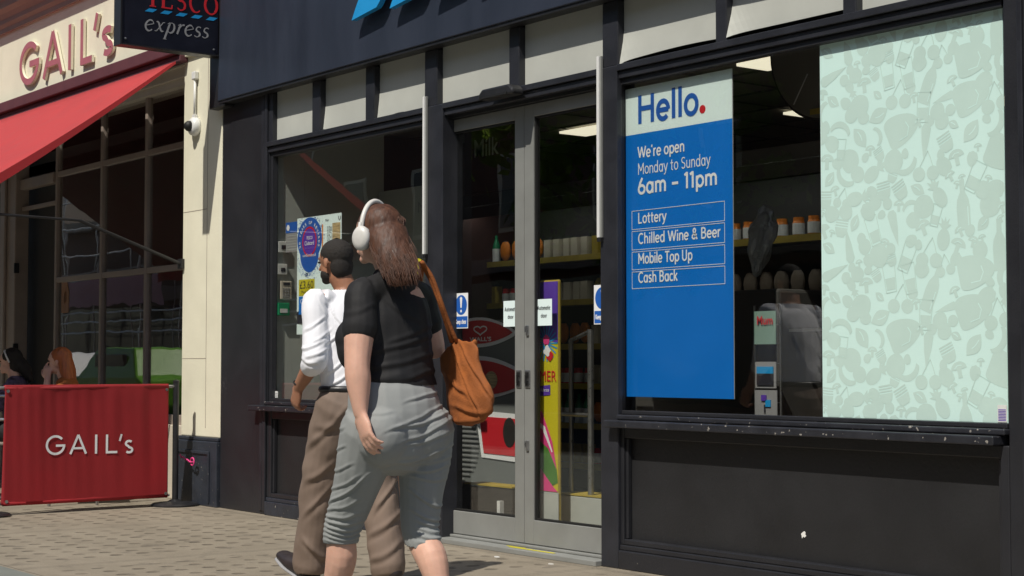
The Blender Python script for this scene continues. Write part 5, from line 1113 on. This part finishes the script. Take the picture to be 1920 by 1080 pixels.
# top
bm = bmesh.new()
chain(bm, [V(0, 0, .97), V(0, 0, 1.03), V(0, 0, 1.08), V(.01, .005, 1.18), V(.01, .008, 1.28), V(.01, .008, 1.355), V(.005, 0, 1.405)], [(.180, .134), (.172, .128), (.158, .122), (.160, .124), (.158, .118), (.142, .094), (.088, .070)], n=20)
chain(bm, [V(-.018, .14, 1.352), V(-.008, .08, 1.375), V(0, 0, 1.385), V(.02, -.07, 1.375), V(.045, -.13, 1.352)], [(.058, .056), (.060, .056), (.062, .056), (.060, .056), (.058, .056)], side=(1, 0, 0))
for k in (-1, 1): ell(bm, V(.125, .08*k, 1.19), (.085, .085, .09))
ell(bm, V(.12, .05, 1.15), (.095, .115, .095))
for s_, e in ((shL, elL), (shR, elR)):
    chain(bm, [s_+V(0, -.06 if s_.y > 0 else .06, .0), s_, s_.lerp(e, .35), s_.lerp(e, .52)], [(.052, .052), (.058, .060), (.063, .065), (.065, .066)])
chain(bm, [V(-.005, .0, 1.38), V(.0, .010, 1.42)], [(.088, .075), (.068, .066)])
fuse('black_top', bm, 'top', wm, .005, 9, creases([((690, 660), (810, 625), 1), ((680, 690), (815, 660), 1), ((700, 712), (820, 690), 1.2), ((660, 705), (760, 700), .8), ((720, 560), (780, 600), .7), ((650, 590), (700, 575), .6), ((735, 640), (815, 600), .8)], .0035, .010, .002), lambda c: c.z < 1.018)
# trousers
bm = bmesh.new()
chain(bm, [V(0, .005, 1.035), V(-.005, .008, .985), V(-.028, .014, .90), V(-.032, .016, .83)], [(.160, .118), (.176, .134), (.186, .146), (.184, .140)], n=20)
for k in (-1, 1): ell(bm, V(-.083, .088*k+.016, .845), (.100, .104, .120))
for h, k, sgn in ((hipL, knL, 1), (hipR, knR, -1)):
    e = k+(anL-knL if sgn > 0 else anR-knR)*.13
    chain(bm, [h+V(-.02, .022*sgn, .0), h.lerp(k, .30)+V(-.02, .010*sgn, 0), h.lerp(k, .62)+V(-.008, .004*sgn, 0), k+V(.0, 0, .02), e], [(.102, .117), (.096, .106), (.080, .089), (.067, .075), (.063, .071)], n=18)
f_tr = creases([((769, 747), (830, 724), 0.8), ((741, 797), (833, 752), 0.9), ((756, 795), (835, 773), 1.0), ((767, 819), (839, 787), 0.9), ((774, 828), (839, 808), 0.7), ((746, 861), (837, 836), 1.3), ((756, 865), (833, 858), 0.8), ((765, 880), (830, 873), 0.9), ((772, 891), (826, 897), 0.7), ((769, 917), (826, 947), 1.0), ((772, 954), (826, 973), 0.9), ((781, 974), (830, 982), 0.8), ((785, 989), (833, 991), 0.9), ((787, 1002), (835, 1001), 0.9), ((789, 1013), (837, 1010), 0.9), ((615, 939), (689, 887), 1.0), ((611, 917), (670, 889), 0.7), ((611, 882), (659, 865), 0.6), ((607, 955), (670, 936), 0.7), ((606, 967), (667, 960), 0.9), ((606, 976), (672, 974), 1.0), ((606, 986), (674, 987), 1.0), ((607, 995), (674, 997), 1.0), ((607, 1004), (674, 1006), 1.0), ((607, 1013), (674, 1013), 0.8), ((622, 839), (648, 832), 0.6), ((628, 802), (648, 797), 0.5), ((633, 773), (652, 769), 0.5), ((693, 771), (737, 769), 0.4)],   .0048, .0060, .0012)
o = fuse('cropped_trousers', bm, 'grey', wm, .0045, 6, f_tr, lambda c: c.z > 1.045 or c.z < (.432 if c.y > .0 else .430+.10*(c.x-knR.x)))
sm = o.modifiers.new('t', 'SOLIDIFY'); sm.thickness = .004
# shoes
for an, F, U_ in ((anL, V(1, .08, .15), UP), (anR, V(.75, 0, -.66), V(.66, 0, .75))):
    bm = bmesh.new(); F = F.normalized(); Lf = U_.cross(F)
    chain(bm, [an-F*.05-U_*.055, an+F*.04-U_*.05, an+F*.12-U_*.060, an+F*.20-U_*.066], [(.042, .038), (.044, .044), (.052, .034), (.043, .022)], side=Lf); fuse('shoe', bm, 'shoe', wm, .006, 3)
# hair
bm = bmesh.new(); HB = -hF.normalized(); HL = UP.cross(hF).normalized()
s = .225; w_ = hw
rot = hr
ell(bm, w_(-.07, 0, .165), (.405*s, .355*s, .375*s), rot); ell(bm, w_(-.22, .03, -.08), (.26*s, .32*s, .42*s), rot)
flow = [w_(-.16, -.0, .12), at_px(724, 445, .03)+CN*.045, at_px(737, 480, .03)+CN*.060, at_px(748, 510, .03)+CN*.066, at_px(755, 532, .03)+CN*.066]
chain(bm, flow, [(.31*s, .22*s), (.078, .055), (.070, .040), (.060, .026), (.046, .016)], side=(.607, .795, 0), n=18)
hair = fuse('hair', bm, 'hairb', wm, .006, 3, lambda c:   .0015*noise.noise(Vector((c.x*50, c.y*50, c.z*5)))+.001*noise.noise(Vector((c.x*110, c.y*110, c.z*8))))
def strands(name, m, parent, roots, path, n, r0, seed, jit=.012, ends=.03):
    q = random.Random(seed); bm = bmesh.new()
    for _ in range(n):
        off, t0, ln = roots(q); k = len(path)-1; P = []
        e = V(q.gauss(0, ends), q.gauss(0, ends), q.gauss(0, ends*.8)); wv = q.uniform(0, 6)
        for i in range(9):
            t = t0+(ln)*i/8
            if t > 1: break
            u = t*k; a = int(min(u, k-1e-4)); p = path[a][0].lerp(path[a+1][0], u-a); sc_ = path[a][1].lerp(path[a+1][1], u-a)
            P.append(p+off[0]*sc_.x+off[1]*sc_.y+e*(i/8)**2+V(math.sin(wv+t*4), math.cos(wv+t*4), 0)*.0015*t)
        if len(P) > 2: tube(bm, P, [r0]+[r0*1.1]*(len(P)-2)+[r0*.25], 4, False)
    return obj(name, bm, m, parent, smooth=True)
pth = [(w_(-.08, 0, .42), V(.14*s, .16*s)), (w_(-.26, 0, .28), V(.27*s, .18*s)), (at_px(717, 430, .03)+CN*.050, V(.074, .042)), (at_px(729, 460, .03)+CN*.060, V(.076, .040)), (at_px(741, 488, .03)+CN*.066, V(.072, .032)), (at_px(752, 514, .03)+CN*.069, V(.064, .022)), (at_px(760, 540, .03)+CN*.070, V(.056, .014))]
SH_ = V(.607, .795, 0)
def rts(q):
    a = q.uniform(0, 2*PI); return (SH_*math.cos(a)*q.uniform(.5, 1.02), CN*math.sin(a)*q.uniform(.4, 1.0)), q.uniform(0, .35), q.uniform(.5, .8)
strands('hair_strands', 'hairb', hair, rts, pth, 2200, .0010, 5, ends=.009)
# headphones
hp_ = thing('headphones', 'pale grey over ear headphones worn by the woman in black', 'headphones', (wx, wy, 1.57), PI, None, True); hp_.location = (wx, wy, 0)
bm = bmesh.new()
tube(bm, [w_(.02+.0*i, .40*math.cos(a), -.02+.60*math.sin(a)) for i, a in enumerate([PI*i/22 for i in range(23)])], .0095, 10); obj('headband', bm, 'cup', hp_, smooth=True)
for k in (-1, 1):
    bm = bmesh.new(); ax_ = (HL*k).to_track_quat('Z', 'Y').to_matrix().to_4x4(); mx = Matrix.Translation(w_(.0, .37*k, -.06)) @ ax_
    lathe(bm, [(0, 0), (.034, 0), (.038, .006), (.038, .016), (.033, .024), (.02, .029), (0, .030)], 32, mx @ Matrix.Diagonal((1, 1.2, 1, 1))); obj('ear_cup', bm, 'cup', hp_, smooth=True)
    bm = bmesh.new(); lathe(bm, [(0, -.018), (.028, -.018), (.035, -.010), (.035, -.001), (0, -.001)], 28, mx @ Matrix.Diagonal((1, 1.2, 1, 1))); obj('ear_cushion', bm, 'greyp', hp_, smooth=True)
    bm = bmesh.new(); tube(bm, [w_(.02, .42*k, .20), w_(.02, .45*k, .05), w_(0, .47*k, -.02)], .006, 8); obj('yoke', bm, 'cup', hp_, smooth=True)
# shoulder bag
bg_ = thing('shoulder_bag', 'slouchy tan suede shoulder bag hanging at the woman in black', 'bag', (wx, wy, 0), PI, None, True)
ol = [(838, 648), (852, 634), (868, 638), (884, 641), (893, 652), (894, 676), (908, 705), (926, 742), (922, 768), (904, 792), (876, 801), (848, 800), (838, 780), (830, 742), (822, 700), (818, 668)]
YB = -.215; 
cen = at_px(868, 742, YB); top_ = at_px(856, 655, YB)
bm = bmesh.new(); rings = []
P0_ = []
for i in range(len(ol)):
    a_, b_ = ol[i], ol[(i+1) % len(ol)]
    for t in (0, .33, .66): P0_.append(at_px(a_[0]*(1-t)+b_[0]*t, a_[1]*(1-t)+b_[1]*t, YB))
for k in range(-6, 7):
    ph = k/6*1.45; sc_ = math.cos(ph)**.55; rg = []
    for p in P0_:
        q = cen.lerp(p, sc_); thk = .060*(1 if q.z < cen.z else max(.35, 1-(q.z-cen.z)*3.2)); rg.append(bm.verts.new(q+CN*math.sin(ph)*thk))
    rings.append(rg)
m_ = len(P0_)
for a_, b_ in zip(rings, rings[1:]):
    for j in range(m_): bm.faces.new((a_[j], a_[(j+1) % m_], b_[(j+1) % m_], b_[j]))
bm.faces.new(list(reversed(rings[0]))); bm.faces.new(rings[-1])
chain(bm, [at_px(868, 668, YB)+CN*-.02, at_px(884, 652, YB)+CN*-.03, at_px(886, 640, YB)+CN*-.03], [(.016, .010), (.014, .010), (.012, .008)])
bagc = creases([((846, 655), (892, 760), 1.1), ((838, 670), (850, 790), 0), ((862, 650), (915, 735), 1.0), ((850, 762), (915, 772), .8), ((845, 790), (905, 782), .7), ((828, 700), (870, 735), .9), ((880, 690), (890, 790), 0)], .007, .010, .0035)
fuse('bag_body', bm, 'suede', bg_, .005, 5, lambda c: bagc(c)+.004*noise.noise(Vector((c.x*30, c.y*30, c.z*8))))
bm = bmesh.new()
LP = [at_px(x, y, YB)-CN*0+CN*-.035 for x, y in ((836, 652), (827, 678), (828, 704), (838, 722), (850, 722), (860, 705), (864, 680), (858, 655))]
Q = []
for i in range(len(LP)-1):
    for t in (0, .33, .66): Q.append(LP[i].lerp(LP[i+1], t))
tube(bm, Q, .0095, 8); obj('handle', bm, 'suede', bg_, smooth=True)
bm = bmesh.new(); ell(bm, at_px(846, 690, YB)-CN*.018, (.022, .022, .038)); obj('opening', bm, 'hairb', bg_, smooth=True)
bm = bmesh.new()
for dx, r_ in ((0, .0105), (9, .008)):
    P = [at_px(790+dx*.3, 500, -.135), at_px(803+dx*.4, 522, -.16), at_px(818+dx*.3, 560, -.185), at_px(831+dx*.4, 600, -.20), at_px(842+dx, 640, YB)]
    P = [at_px(778, 520, -.10)-CN*.12, at_px(786, 494, -.115)]+P
    Q = []
    for i in range(len(P)-1):
        for t in (0, .25, .5, .75):
            A_, B_, C_, D_ = P[max(i-1, 0)], P[i], P[i+1], P[min(i+2, len(P)-1)]
            Q.append(.5*((2*B_)+(C_-A_)*t+(2*A_-5*B_+4*C_-D_)*t*t+(3*B_-A_-3*C_+D_)*t**3))
    Q.append(P[-1]); n_ = len(Q); off_ = lambda t: .0 if t < .15 else (.085 if t < .7 else .085-(t-.7)*.25)
    tube(bm, [q+CN*off_(i/(n_-1)) for i, q in enumerate(Q)], r_, 8)
obj('strap', bm, 'suede', bg_, smooth=True)
# ---- the man in the white shirt
mxp, myp = -6.89, -1.54
mn = thing('person', 'man in a white shirt with rolled sleeves and wide brown trousers ahead of the woman', 'person', (mxp, myp, 0), PI, None, True)
hc2 = V(.10, .045, 1.605); hF2 = V(1, .28, -.05)
hL, hR = V(0, .095, .90), V(0, -.095, .90); kL, kR = V(.13, .11, .50), V(-.05, -.115, .49); aL, aR = V(.23, .11, .10), V(-.13, -.12, .11)
sL, sR = V(.045, .185, 1.41), V(.045, -.185, 1.41); eL = V(-.03, .235, 1.12); wL = V(.15, .22, .985); eR = V(.06, -.24, 1.12); wR = V(.2, -.2, .95)
bm = bmesh.new()
chain(bm, [V(0, 0, .88), V(0, 0, 1.0), V(.02, 0, 1.15), V(.035, 0, 1.3), V(.045, 0, 1.42)], [(.15, .10), (.135, .095), (.15, .105), (.165, .105), (.10, .07)])
chain(bm, [V(.045, 0, 1.42), V(.06, .01, 1.48), V(.085, .03, 1.54)], [(.062, .062), (.056, .058), (.058, .06)])
for h, k, a in ((hL, kL, aL), (hR, kR, aR)): chain(bm, [h, h.lerp(k, .5), k, k.lerp(a, .35)-V(.015, 0, 0), a], [(.085, .09), (.07, .075), (.055, .058), (.052, .056), (.034, .038)])
foot(bm, aL, V(.93, .05, .36), V(-.36, 0, .93)); foot(bm, aR, V(.93, 0, -.36), V(.36, 0, .93))
for a_, b_, c_ in ((sL, eL, wL), (sR, eR, wR)): chain(bm, [a_, a_.lerp(b_, .5), b_, b_.lerp(c_, .4), c_], [(.055, .055), (.048, .05), (.042, .044), (.04, .042), (.026, .032)])
hw2, hr2 = head(bm, hc2, .228, hF2, UP, 1.05)
hand(bm, wL, V(.45, -.05, -.85), V(0, -1, 0), V(.7, 0, .3), 1.05, .9); hand(bm, wR, V(.5, 0, -.8), V(0, 1, 0), V(.6, 0, .3), 1.05, .9)
fuse('body', bm, 'skin2', mn, .006, 3); eyes(hw2, .228, mn)
bm = bmesh.new()
chain(bm, [V(-.01, 0, .985), V(0, 0, 1.04), V(.015, 0, 1.15), V(.03, 0, 1.28), V(.042, 0, 1.39), V(.045, 0, 1.435)], [(.168, .125), (.172, .132), (.182, .135), (.192, .132), (.172, .10), (.10, .07)], n=20)
for a_, b_, c_ in ((sL, eL, wL), (sR, eR, wR)):
    k_ = -.06 if a_.y > 0 else .06
    chain(bm, [a_+V(0, k_, 0), a_, a_.lerp(b_, .5), b_, b_.lerp(c_, .22)], [(.060, .060), (.068, .068), (.066, .066), (.062, .064), (.055, .058)])
chain(bm, [V(.045, 0, 1.43), V(.055, .008, 1.475)], [(.078, .074), (.066, .066)])
fuse('shirt', bm, 'shirt', mn, .0055, 7, creases([((567, 618), (600, 596), .8), ((585, 640), (612, 618), .7), ((562, 652), (598, 640), .9), ((572, 668), (606, 655), .8), ((564, 672), (590, 680), .9), ((590, 560), (606, 590), .5), ((605, 570), (640, 610), .8), ((610, 640), (650, 600), .9), ((608, 700), (650, 660), 1), ((615, 720), (655, 690), 1), ((613, 560), (625, 620), .5)], .0055, .009, .002, 386., 650.), lambda c: c.z > 1.468)
bm = bmesh.new(); tube(bm, [V(-.005+.125*math.cos(a), .165*math.sin(a), .975) for a in [2*PI*i/36 for i in range(37)]], .018, 8, False); obj('belt', bm, 'black', mn, smooth=True)
bm = bmesh.new(); tube(bm, [wL+V(-.012, 0, .018)+V(.032*math.cos(a), .030*math.sin(a), .012*math.cos(a)) for a in [2*PI*i/24 for i in range(25)]], .0045, 6, False); tag(obj('wristband', bm, 'gasket', mn, smooth=True))
bm = bmesh.new(); chain(bm, [V(0, 0, .985), V(-.01, 0, .93), V(-.02, 0, .87)], [(.160, .118), (.182, .135), (.190, .145)], n=20)
for h, k, a in ((hL, kL, aL), (hR, kR, aR)):
    chain(bm, [h+V(-.01, 0, -.01), h.lerp(k, .4), k, k.lerp(a, .5)-V(.01, 0, 0), a+V(-.01, 0, .0)], [(.105, .122), (.104, .115), (.092, .100), (.087, .094), (.088, .094)], n=18)
o = fuse('trousers', bm, 'trousers', mn, .007, 4, creases([((575, 830), (640, 770), 1), ((570, 900), (640, 850), 1), ((565, 960), (620, 900), 1), ((560, 1020), (610, 1060), 1), ((700, 950), (745, 880), 1.2), ((690, 1000), (745, 960), 1.1), ((690, 1050), (740, 1020), 1), ((590, 800), (650, 790), .8)], .007, .018, .004, 386., 650.), lambda c: c.z > .99 or c.z < .055)
sm = o.modifiers.new('t', 'SOLIDIFY'); sm.thickness = .004
for an, F, U_ in ((aL, V(.93, .05, .36), V(-.36, 0, .93)), (aR, V(.93, 0, -.36), V(.36, 0, .93))):
    F = F.normalized(); bm = bmesh.new(); Lf = U_.cross(F)
    chain(bm, [an-F*.05-U_*.05, an+F*.05-U_*.045, an+F*.14-U_*.055, an+F*.23-U_*.062], [(.045, .042), (.047, .048), (.055, .038), (.045, .024)], side=Lf); sh_ = fuse('shoe', bm, 'shoe', mn, .006, 3)
    bm = bmesh.new(); chain(bm, [an-F*.055-U_*.088, an+F*.06-U_*.088, an+F*.15-U_*.088, an+F*.235-U_*.085], [(.046, .012), (.046, .012), (.056, .012), (.046, .012)], side=Lf); obj('sole', bm, 'greyp', sh_, smooth=True)
    bm = bmesh.new(); tube(bm, [an-U_*.01, an+U_*.09], .043, 14); obj('sock', bm, 'white', mn, smooth=True)
bm = bmesh.new(); s2 = .228
ell(bm, hw2(-.06, 0, .175), (.395*s2, .335*s2, .345*s2), hr2); ell(bm, hw2(-.19, 0, -.08), (.225*s2, .285*s2, .34*s2), hr2)
fuse('short_hair', bm, 'hairk', mn, .005, 2, lambda c: .0022*noise.noise(c*240)+.001*noise.noise(c*90))
bm = bmesh.new(); ell(bm, hw2(.13, 0, -.25), (.235*s2, .232*s2*1.05, .20*s2), hr2); ell(bm, hw2(.27, 0, -.37), (.10*s2, .115*s2, .09*s2), hr2); fuse('beard', bm, 'hairk', mn, .005, 2, lambda c: .0012*noise.noise(c*170))
# ---- seated women behind the barrier and a passer-by across the road
def seated(label, x, y, rz, hair_m, top_m, lean=0, long_hair=True, glasses=False):
    t = thing('person', label, 'person', (x, y, 0), rz, None, True)
    bm = bmesh.new(); hc_ = V(.10+lean, 0, 1.115); 
    chain(bm, [V(0, 0, .50), V(.0, 0, .62), V(.03+lean*.4, 0, .80), V(.04+lean*.6, 0, .93)], [(.16, .11), (.13, .10), (.15, .10), (.10, .065)])
    chain(bm, [V(.04+lean*.6, 0, .93), V(.07+lean*.85, 0, 1.03)], [.052, .05])
    for k in (-1, 1):
        chain(bm, [V(0, .09*k, .53), V(.42, .11*k, .54)], [.085, .06]); chain(bm, [V(.42, .11*k, .54), V(.44, .11*k, .12)], [.055, .036]); foot(bm, V(.44, .11*k, .09), V(1, 0, 0), UP)
    wr_ = V(.17+lean, .05, .98) if lean else V(.30, .16, .74)
    chain(bm, [V(.04+lean*.6, .17, .88), V(.14+lean*.6, .20, .68 if not lean else .74)], [.045, .036]); chain(bm, [V(.14+lean*.6, .20, .68 if not lean else .74), wr_], [.036, .025])
    chain(bm, [V(.04+lean*.6, -.17, .88), V(.10, -.2, .68)], [.045, .036]); chain(bm, [V(.10, -.2, .68), V(.30, -.16, .74)], [.036, .024])
    w, rt = head(bm, hc_, .22, V(1, .12, 0), UP, .92)
    hand(bm, wr_, V(.1, -.1, 1) if lean else V(1, 0, 0), V(0, -1, 0) if lean else V(0, 0, -1), V(1, 0, 0) if lean else V(0, -1, 0), .9, 1.2 if lean else .5); hand(bm, V(.30, -.16, .74), V(1, 0, 0), V(0, 0, -1), V(0, 1, 0), .9, .5)
    fuse('body', bm, 'skin', t, .006, 3); eyes(w, .22, t)
    bm = bmesh.new(); chain(bm, [V(0, 0, .50), V(.0, 0, .62), V(.03+lean*.4, 0, .80), V(.04+lean*.6, 0, .93)], [(.175, .125), (.15, .12), (.17, .12), (.13, .08)])
    for k in (-1, 1): chain(bm, [V(.04+lean*.6, .14*k, .89), V(.04+lean*.6, .17*k, .87), V(.10+lean*.6, .19*k, .76)], [.06, .062, .055])
    fuse('top', bm, top_m, t, .008, 3, lambda c: .004*noise.noise(c*18))
    bm = bmesh.new(); chain(bm, [V(-.02, 0, .52), V(.1, 0, .54), V(.2, 0, .54)], [(.19, .12), (.18, .11), (.17, .1)])
    for k in (-1, 1): chain(bm, [V(.05, .09*k, .54), V(.42, .11*k, .545), V(.44, .11*k, .16)], [.10, .072, .055])
    fuse('trousers', bm, 'top', t, .008, 3)
    for k in (-1, 1): bm = bmesh.new(); chain(bm, [V(.40, .11*k, .04), V(.5, .11*k, .045), V(.64, .11*k, .03)], [(.04, .035), (.045, .035), (.04, .02)]); obj('shoe', bm, 'shoe', t, smooth=True)
    bm = bmesh.new(); s = .22
    ell(bm, w(-.08, 0, .17), (.40*s, .35*s, .37*s), rt); ell(bm, w(-.24, 0, -.05), (.25*s, .33*s, .40*s), rt)
    if long_hair: chain(bm, [w(-.22, 0, .1), w(-.34, 0, -.4), w(-.46, 0, -.95)], [(.34*s, .24*s), (.42*s, .24*s), (.34*s, .14*s)], n=18)
    else: chain(bm, [w(-.2, 0, .05), w(-.5, 0, -.2), w(-.78, 0, -.62)], [(.30*s, .28*s), (.26*s, .26*s), (.14*s, .14*s)], n=18)
    fuse('hair', bm, hair_m, t, .006, 2, lambda c: .004*noise.noise(Vector((c.x*55, c.y*55, c.z*7))))
    if glasses:
        bm = bmesh.new(); P = [w(-.10, .37, -.02), w(.02, .37, .22), w(.12, .30, .40)]; tube(bm, P, .007, 6); P = [w(-.10, -.37, -.02), w(.02, -.37, .22), w(.12, -.30, .40), w(.16, 0, .44), w(.12, .30, .40)]; tube(bm, P, .007, 6); obj('sunglasses', bm, 'white', t, smooth=True)
    return t
seated('seated woman with dark tied hair, white sunglasses on her head and a patterned top', -13.12, -.88, PI+.75, 'hairk', 'multi', 0, False, True)
seated('seated woman with long red hair resting her chin on her hand', -12.30, -.76, PI+.75, 'hairr', 'suede', .03, True)
pb = thing('person', 'passer-by in a maroon T-shirt standing across the road, mirrored in the cafe window', 'person', (-41.5, -11.8, -.12), PI*.9, None, True)
bm = bmesh.new(); chain(bm, [V(0, 0, .85), V(0, 0, 1.1), V(0, 0, 1.3), V(0, 0, 1.42)], [(.15, .1), (.14, .1), (.17, .11), (.09, .06)]); chain(bm, [V(0, 0, 1.42), V(.02, 0, 1.52)], [.055, .055])
for k in (-1, 1):
    chain(bm, [V(0, .09*k, .88), V(.0, .1*k, .48), V(0, .1*k, .08)], [.085, .058, .036]); foot(bm, V(0, .1*k, .09), V(1, 0, 0), UP)
    chain(bm, [V(0, .19*k, 1.38), V(0, .24*k, 1.1), V(.05, .24*k, .86)], [.05, .04, .026]); hand(bm, V(.05, .24*k, .86), V(0, 0, -1), V(0, -k, 0), V(1, 0, 0), 1, .4)
w5, r5 = head(bm, V(.04, 0, 1.60), .225, V(1, 0, 0), UP); fuse('body', bm, 'skin2', pb, .008, 3)
bm = bmesh.new(); chain(bm, [V(0, 0, .92), V(0, 0, 1.1), V(0, 0, 1.3), V(0, 0, 1.42)], [(.17, .12), (.16, .12), (.19, .13), (.11, .08)]); [chain(bm, [V(0, .15*k, 1.37), V(0, .22*k, 1.22)], [.065, .06]) for k in (-1, 1)]; fuse('maroon_top', bm, 'maroonc', pb, .01, 3)
bm = bmesh.new(); chain(bm, [V(0, 0, .98), V(0, 0, .86)], [(.16, .12), (.17, .13)]); [chain(bm, [V(0, .09*k, .88), V(0, .1*k, .48), V(0, .1*k, .12)], [.1, .075, .06]) for k in (-1, 1)]; fuse('trousers', bm, 'top', pb, .01, 3)
bm = bmesh.new(); ell(bm, w5(-.07, 0, .18), (.09, .078, .078), r5); obj('short_hair', bm, 'hairk', pb, smooth=True)
